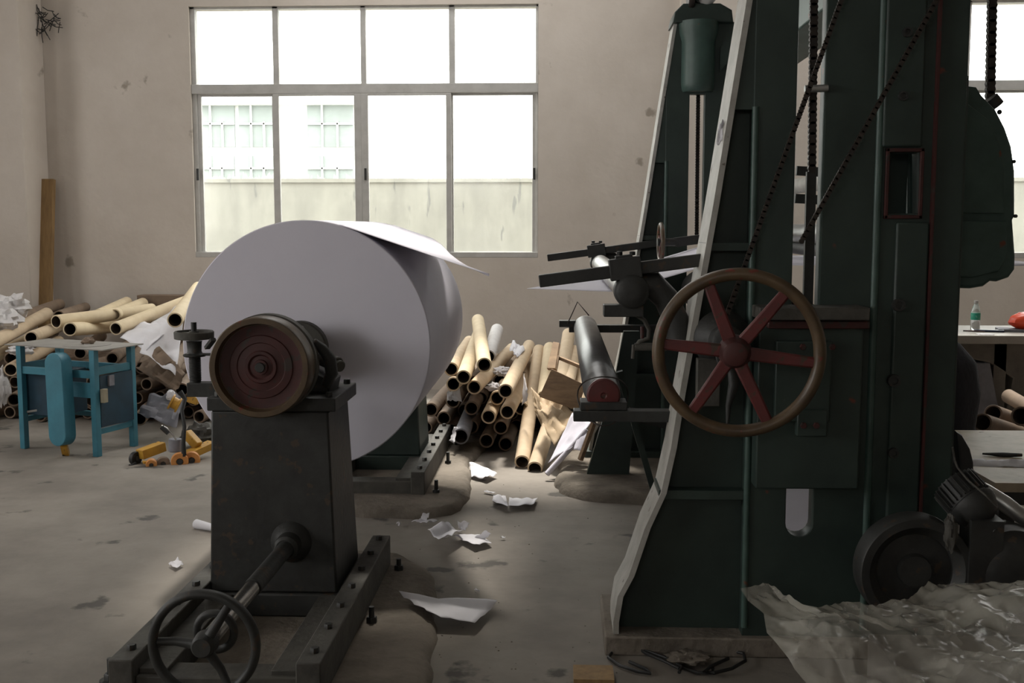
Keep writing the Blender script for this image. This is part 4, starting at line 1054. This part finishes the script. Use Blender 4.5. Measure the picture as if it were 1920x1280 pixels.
# yellow and white strapping tool on the heap above
P = P_far
bm_ = empty('strapping_reel', P(345, 755, 7.3), 'yellow and white strapping reel lying on the dark cores by the stand', 'reel')
MB().lathe(P(320, 752, 7.3), (.9, .2, -.5), [(.02, 0), (.055, 0), (.055, .012), (.04, .014), (.04, .05), (.055, .052), (.055, .064), (.02, .064)], 28, closed=True).build('spool', M_yellow, bm_)
MB().bar(P(352, 745, 7.3), P(372, 752, 7.3), .05, .05).build('frame', M_yellow, bm_, bevel=.004)
blob(P(320, 741, 7.3), .03, (1, 1, 1.2), 2, .3, M_paperdull, 'paper_wad', 'small white wad on the strapping reel', 'paper')
blob(P(375, 815, 7.3), .11, (1.0, .8, .7), 12, .4, M_greydk, 'dark_rag', 'dark rag over the pallet truck beside the stand', 'rags')

# ================================================================== SCRAP PAPER ON THE FLOOR
def fl(pts, lab, amp, seed, lift=.012, name='paper_scrap', curl=0, freq=1.8, nu=16, nv=10, m=M_paperdull):
    q = []
    for p in pts:
        w_ = G(p[0], p[1], p[2] if len(p) > 2 else lift); q.append(w_)
    a, b_, c_, d = q
    def fn(u, v):
        p = a.lerp(b_, u).lerp(d.lerp(c_, u), v)
        t = Vector((u * freq + seed * 5.7, v * freq, seed * 1.3))
        p.z += amp * (abs(mnoise.noise(t)) * 2.2 + mnoise.noise(t * 2.5) * .35) + curl * (2 * u - 1) ** 2
        p.z = max(p.z, .004)
        return p
    return MB().grid(fn, nu, nv).build(name, m, label=lab, cat='paper scrap', group='scrap paper on the floor', solid=.0008, smooth=25)
fl([(748, 1113, .075), (800, 1152, .06), (890, 1168, .04), (932, 1133, .02)], 'large torn white sheet lying nearest on the floor', .014, 1, curl=.0)
fl([(884, 895), (912, 902), (932, 893), (880, 870, .03)], 'crumpled white paper at the corner of the far plinth', .022, 2)
fl([(907, 922), (925, 925), (929, 923), (910, 920)], 'tiny white scrap behind the folded paper strip', .006, 3)
fl([(953, 950, .03), (1000, 946, .03), (1008, 936, .01), (955, 934, .012)], 'folded white paper strip in the middle of the floor', .012, 4)
fl([(923, 940, .03), (953, 950, .035), (948, 930, .01), (925, 929, .01)], 'bent end piece left of the folded paper strip', .008, 5)
fl([(771, 979), (800, 981), (822, 976), (792, 974, .02)], 'small flat white scrap below the far plinth', .01, 6)
fl([(788, 976), (800, 978), (806, 966, .05), (792, 962, .06)], 'upturned white scrap behind the curled sheet', .012, 7)
fl([(802, 1002, .03), (838, 1018, .05), (868, 1003, .04), (838, 986, .012)], 'large curled white sheet in the middle of the floor', .016, 8, curl=.02)
fl([(850, 1005, .02), (890, 1022, .03), (922, 1018, .02), (900, 1002, .008)], 'white strip trailing right of the curled sheet', .008, 9)
fl([(888, 1010), (905, 1014), (921, 1004, .04), (909, 996, .06)], 'upturned corner scrap at the right of the curled sheet', .01, 10)
fl([(860, 992), (872, 997), (881, 982, .05), (858, 980, .06)], 'curled scrap behind the large curled sheet', .01, 11)
fl([(316, 1058), (330, 1066), (344, 1058), (333, 1048, .02)], 'small white scrap alone on the left floor', .008, 12)
fl([(889, 1105), (896, 1110), (900, 1108), (893, 1104)], 'tiny white crumb beyond the large torn sheet', .006, 13)
fl([(743, 983), (748, 986), (752, 983), (747, 979)], 'tiny white crumb left of the small flat scrap', .008, 14)
fl([(938, 1008), (946, 1009), (948, 1007), (941, 1006)], 'tiny white crumb right of the curled sheet', .004, 15)
p0, p1 = G(368, 982, .02), G(405, 990, .022)
pc = MB().lathe(p0, p1 - p0, [(.02, 0), (.024, 0), (.016, (p1 - p0).length), (.012, (p1 - p0).length)], 20, closed=True)
pc.build('rolled_paper', M_paperdull, label='white paper cone lying left of the near stand', cat='paper scrap')
# dust pile and crumbs near the machine foot
mb = MB()
for i in range(90):
    p = G(random.uniform(760, 1180), random.uniform(900, 1270)); r = random.uniform(.001, .003)
    mb.box(p.x - r, p.x + r, p.y - r, p.y + r, 0, r * .8)
mb.build('floor_grit', M_plinth, label='fine grit strewn over the concrete floor', cat='debris', kind='stuff')

# ================================================================== RIGHT SIDE: benches and clutter
bx = empty('workbench', (4.0, 7.55, 0), 'grey bench with a dark curved support under the right window', 'workbench')
z1 = P(1870, 629, 7.2).z
MB().box(P(1805, 630, 7.2).x - .3, 6.2, 7.2, 7.95, z1 - .055, z1).build('bench_top', M_bench, bx, bevel=.005)
xk = P(1882, 700, 7.5).x
MB().flat([(xk, .0), (xk + .9, 0), (xk + .9, z1 - .055), (xk - .75, z1 - .055), (xk - .75, z1 - .12), (xk - .45, z1 - .13), (xk - .15, z1 - .2), (xk + .0, z1 - .3), (xk - .03, z1 - .5)], [], 7.35, 7.8, bevel=.01).build('support', M_benchleg, bx)
MB().box(2.9, 2.98, 7.35, 7.8, 0, z1 - .055).build('leg', M_benchleg, bx)
# bottle
bp = P(1808, 613, 7.8); bp = Vector((bp.x, 7.6, z1))
H = (P(1808, 563, 7.6).z - z1)
bt = empty('water_bottle', bp, 'clear plastic water bottle with a green label on the bench', 'bottle')
s_ = H
MB().lathe(bp, up, [(.008, .002), (.028, 0), (.031, .006), (.031, .07 * 1), (.0295, .075), (.031, .08), (.031, .12), (.029, .135), (.018, .165), (.0125, .178), (.0125, H - .02)], 28).build('body', M_pet, bt)
MB().lathe(bp + up * .07, up, [(.0315, 0), (.0318, .002), (.0318, .045), (.0315, .047)], 28).build('label_band', M_label, bt, label='green paper label')
MB().cyl(bp + up * (H - .02), bp + up * H, .014, n=20, bev=.002).build('cap', M_frame, bt)
def benchpt(px, py): p = G(px, py, z1); return p
p = benchpt(1854, 622)
ph = MB().bar(Vector((p.x - .09, p.y + .02, z1 + .008)), Vector((p.x + .09, p.y - .03, z1 + .008)), .045, .014).build('mobile_phone', M_phone, label='dark blue phone lying on the bench', cat='phone', bevel=.004)
p = benchpt(1846, 627)
MB().box(p.x - .05, p.x + .05, p.y - .04, p.y + .03, z1, z1 + .004).build('note_paper', M_paperdull, label='small white note paper in front of the phone', cat='paper')
p = benchpt(1826, 622)
MB().cyl(Vector((p.x - .06, p.y + .03, z1 + .005)), Vector((p.x + .06, p.y - .03, z1 + .005)), .004, n=8).build('pencil', M_reddk, label='red pencil beside the bottle on the bench', cat='pencil')
p = benchpt(1915, 622)
MB().bar(Vector((p.x - .14, p.y + .06, z1 + .01)), Vector((p.x + .3, p.y - .05, z1 + .01)), .16, .02).build('clipboard', M_greycore, label='grey board under the red bag on the bench', cat='board', bevel=.002)
blob(Vector((p.x + .06, p.y + .03, z1 + .07)), .09, (1.5, 1, .7), 3, .12, M_redbag, 'plastic_bag', 'orange-red plastic bag on the bench at the right edge', 'bag')
# wall below and boxes under bench
a = P(1834, 760, 7.3); c = P(1862, 682, 7.3)
MB().hexa([(a.x, 7.3, 0), (c.x + .12, 7.3, 0), (c.x + .12, 7.7, 0), (a.x, 7.7, 0), (a.x - .05, 7.35, c.z), (c.x, 7.35, c.z), (c.x, 7.7, c.z), (a.x - .05, 7.7, c.z)]).build('dark_crate', M_greycore, label='dark tapered crate standing under the bench', cat='crate', bevel=.005)
a = P(1868, 760, 7.5); c = P(1886, 706, 7.5)
MB().box(a.x, c.x + .1, 7.85, 8.1, 0, c.z).build('grey_box', M_bench, label='small grey box beside the tapered crate', cat='box', bevel=.005)
GB = 'cores lying under the bench'
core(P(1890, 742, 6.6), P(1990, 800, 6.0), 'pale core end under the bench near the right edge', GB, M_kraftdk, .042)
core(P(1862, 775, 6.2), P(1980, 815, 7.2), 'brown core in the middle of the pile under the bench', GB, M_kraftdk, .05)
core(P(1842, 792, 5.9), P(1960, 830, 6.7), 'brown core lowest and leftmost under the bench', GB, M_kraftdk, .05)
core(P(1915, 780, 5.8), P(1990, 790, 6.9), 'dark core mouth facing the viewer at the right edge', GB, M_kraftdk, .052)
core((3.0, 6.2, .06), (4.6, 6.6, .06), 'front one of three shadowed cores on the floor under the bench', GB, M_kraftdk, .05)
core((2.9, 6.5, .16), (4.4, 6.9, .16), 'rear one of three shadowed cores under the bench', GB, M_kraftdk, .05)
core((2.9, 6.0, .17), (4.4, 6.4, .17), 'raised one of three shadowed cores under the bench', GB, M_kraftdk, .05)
# dark jacket on a stool beside the bench
jk = MB(); prof_j = [(0, .30, .05), (.15, .33, .05), (.45, .34, .06), (.62, .36, .10), (.78, .33, .11), (.88, .24, .1), (.94, .1, .06), (.955, .01, .01)]
Jy = 5.6; jx = P(1828, 700, Jy).x - .14
zj = P(1800, 610, Jy).z / .955
def jf(u, v):
    t = v * (len(prof_j) - 1); i = min(int(t), len(prof_j) - 2); f = t - i
    z = prof_j[i][0] * (1 - f) + prof_j[i + 1][0] * f; rx = prof_j[i][1] * (1 - f) + prof_j[i + 1][1] * f
    a = 2 * PI * u; w_ = 1 + .07 * math.sin(a * 5 + v * 3) * (1 - v)
    return Vector((jx - .20 + rx * math.cos(a) * w_, Jy + rx * .6 * math.sin(a) * w_, z * zj))
ju = jk.grid(jf, 40, 30).build('dark_jacket', M_cloth, label='dark jacket draped over a stool behind the machine frame', cat='jacket', weld=True)
# low table with worn top
LT = .55
def lt(px, py): return G(px, py, LT)
q = [lt(1866, 905), lt(1866, 905) + Vector((1.6, 0, 0)), lt(1790, 806) + Vector((1.9, 0, 0)), lt(1790, 806), lt(1822, 880)]
lo = empty('low_table', (q[0].x + .6, (q[0].y + q[3].y) / 2, 0), 'low table with a stained pale worktop at the right edge', 'table')
n = 5; vs = [v - up * .035 for v in q] + q
MB().add(vs, [(4, 3, 2, 1, 0), (5, 6, 7, 8, 9)] + [(i, (i + 1) % n, n + (i + 1) % n, n + i) for i in range(n)]).build('table_top', M_ply, lo)
for v in (q[0] + Vector((.06, .06, 0)), q[3] + Vector((.06, -.1, 0)), q[2] + Vector((-.1, -.1, 0)), q[1] + Vector((-.1, .06, 0))):
    MB().box(v.x - .03, v.x + .03, v.y - .03, v.y + .03, 0, LT - .035).build('leg', M_dark, lo)
MB().bar(q[0] + Vector((-.0, .02, -.06)), q[1] + Vector((0, .02, -.06)), .03, .05).build('apron', M_dark, lo)
a = lt(1825, 868); b_ = lt(1990, 868)
sheet([lt(1822, 874) + up * .006, lt(1960, 878) + up * .006, lt(1960, 868) + up * .02, lt(1822, 866) + up * .012], 'paper_strip', M_paperdull, 'long white paper strip across the low table', 'paper', .012, 21, 20, 4, 4)
p = lt(1882, 856); MB().path([p + Vector((-.08, .02, .008)), p + Vector((.0, 0, .008)), p + Vector((.07, -.01, .01))], [.004, .01, .007], 8).build('hand_tool', M_dark, label='small dark hand tool on the low table', cat='tool')
# dark cover beside table, motor, conduit, flywheels
cv = [(1786, 805), (1797, 812), (1812, 838), (1818, 862), (1819, 885), (1845, 906), (1870, 920), (1870, 940), (1830, 930), (1795, 900)]
MB().flat([(P(x, y, 3.9).x, P(x, y, 3.9).z) for x, y in cv], [], 3.86, 3.95, bevel=.008).build('drive_cover', M_dark, mc)
mo = empty('electric_motor', P(1825, 940, 3.5), 'dark electric motor with cooling fins beside the machine foot', 'motor')
m0, m1 = P(1786, 905, 3.55), P(1842, 968, 3.45); ax = (m1 - m0); Lm = ax.length; axn = ax.normalized()
MB().lathe(m0, ax, [(.05, 0), (.066, .006), (.066, Lm * .6), (.05, Lm * .6)], 32).build('motor_body', M_dark, mo)
fn_ = MB(); d, u, v = frame_of(ax)
for k in range(26):
    a = 2 * PI * k / 26; rr_ = u * math.cos(a) + v * math.sin(a)
    fn_.bar(m0 + rr_ * .069 + axn * .008, m0 + rr_ * .069 + axn * Lm * .55, .003, .016, up=rr_)
fn_.build('cooling_fins', M_dark, mo)
MB().lathe(m0 + axn * Lm * .6, ax, [(.07, 0), (.078, .006), (.078, .02), (.06, .055), (.03, .075), (.012, .08), (.012, .12)], 32).build('end_bell', M_dark, mo)
MB().bar(m1, Vector((m1.x, m1.y + .03, .0)), .1, .1).build('motor_mount', M_dark, mo)
MB().path([P(1786, 838, 3.5), P(1790, 862, 3.5), P(1795, 876, 3.48), P(1815, 900, 3.45), P(1850, 930, 3.4), P(1870, 950, 3.4)], .0035, 8).build('power_cable', M_greydk, mo)
MB().path([P(1815, 900, 3.62), P(1850, 922, 3.6), P(1885, 945, 3.58), P(1912, 965, 3.55), P(1935, 985, 3.55)], [.02, .026, .028, .026, .02], 16).build('metal_conduit', M_steelroll, mo)
fw = P(1715, 1070, 3.45)
MB().lathe((fw.x, 3.42, fw.z), (0, 1, 0), [(.12, .03), (.15, .0), (.175, 0), (.18, .006), (.18, .09), (.15, .1), (.12, .07)], 64, closed=True).build('flywheel', M_dark, mc)
MB().lathe((fw.x, 3.44, fw.z), (0, 1, 0), [(1e-4, 0), (.05, 0), (.055, .02), (.125, .025), (.125, .05)], 48).build('pulley_web', M_dark, mc)
fw2 = P(1895, 1060, 3.45)
MB().lathe((fw2.x, 3.40, fw2.z), (0, 1, 0), [(1e-4, 0), (.05, .0), (.1, .01), (.12, .03), (.125, .14)], 48).build('coupling_disc', M_dark, mc)
blob(P(1782, 1000, 3.42), .035, (.6, .6, 1.6), 5, .3, M_greydk, 'oily_rag', 'small oily grey rag hanging on the drive behind the film', 'rags')

# ================================================================== FILM-COVERED STACK bottom right
ps = empty('paper_stack', (1.35, 2.75, 0), 'low pallet stack of paper under clear plastic at the bottom right', 'paper stack')
mb = MB()
for i in range(5): mb.box(.86, 2.3, 2.2 + .2 * i, 2.34 + .2 * i, 0, .09)
mb.box(.86, 2.3, 2.2, 3.14, .09, .11); mb.build('pallet', M_plywood, ps)
MB().box(.9, 2.25, 2.22, 3.1, .11, .33).build('ream_stack', M_benchleg, ps, bevel=.006)
edgeL = [(1388, 1106), (1402, 1128), (1432, 1152), (1438, 1190), (1468, 1228), (1490, 1262), (1510, 1284), (1560, 1340)]
edgeT = [(1388, 1106), (1440, 1098), (1490, 1128), (1530, 1148), (1580, 1132), (1640, 1135), (1700, 1120), (1760, 1090), (1830, 1092), (1900, 1098), (2000, 1098)]
def along(pts, t):
    t *= len(pts) - 1; i = min(int(t), len(pts) - 2); f = t - i
    return (pts[i][0] * (1 - f) + pts[i + 1][0] * f, pts[i][1] * (1 - f) + pts[i + 1][1] * f)
def filmfn(u, v):
    zt_ = .40
    l = G(*along(edgeL, v), .40 - .1 * v); t = G(*along(edgeT, u), .40); o = G(1388, 1106, .40)
    p = t + (l - o) * (1 - 0 * u); p.z = .40 - .1 * v * (1 - u) 
    q = Vector((p.x * 3.0, p.y * 3.0, 1.7)); r_ = Vector((p.x * 9 + p.y * 6, p.y * 4 - p.x * 2, .3))
    env = min(1, u * 6 + .25)
    p.z += (abs(mnoise.noise(q)) * .10 - .02 + (.5 - abs(mnoise.noise(r_))) * .035 + (.5 - abs(mnoise.noise(q * 5 + Vector((3, 1, 0))))) * .022 + (.5 - abs(mnoise.noise(r_ * 3.1))) * .010 + mnoise.noise(q * 13) * .004) * env
    return p
MB().grid(filmfn, 150, 110).build('plastic_film', M_film, label='crinkled clear plastic film draped over the stack at the bottom right', cat='plastic film', smooth=60)
# cables and trash on the floor by the machine foot
cb_ = MB()
for k in range(4):
    pts = [G(1180 + 60 * k + 40 * math.sin(i * .9 + k), 1240 + 22 * math.sin(i * .7 + k * 2), .01 + .01 * (k % 2)) for i in range(8)]
    cb_.path(pts, .006, 8)
cb_.build('electric_cables', M_black, label='tangle of black cables on the floor by the machine foot', cat='cable')
blob(G(1290, 1232, .03), .04, (1.8, 1, .5), 7, .5, M_plinth, 'concrete_lump', 'broken concrete lump at the foot of the machine', 'rubble')
MB().box(G(1075, 1275).x, G(1150, 1275).x, G(1100, 1290).y, G(1100, 1262).y, 0, .03).build('wood_offcut', M_wood, label='brown wood offcut on the floor at the bottom edge', cat='wood')

# cobweb high in the left corner
cw = MB(); c0 = P(76, 34, 9.93)
for k in range(46):
    a = c0 + Vector((random.gauss(0, .07), random.gauss(-.02, .015), random.gauss(0, .05))); e = a + Vector((random.gauss(.03, .07), random.gauss(0, .01), random.gauss(-.05, .06)))
    e.y = min(e.y, 9.985); a.y = min(a.y, 9.985)
    cw.path([a, (a + e) / 2 + Vector((0, -.01, -.012)), e], .004, 5)
cw.build('cobweb', M_dark, label='dark dusty cobweb clump high in the left corner of the wall', cat='cobweb', kind='stuff')
fp = P(1350, 250, NY - .012)
MB().grid(lambda u, v: P(1349 + 8 * u - 6 * v * (1 - u), 228 + 40 * v + 5 * math.sin(6 * u), 3.80 + .02 * math.sin(5 * v)) , 6, 10).build('torn_tape', M_paperdull, nf, label='torn white tape hanging from the raked edge', solid=.001)
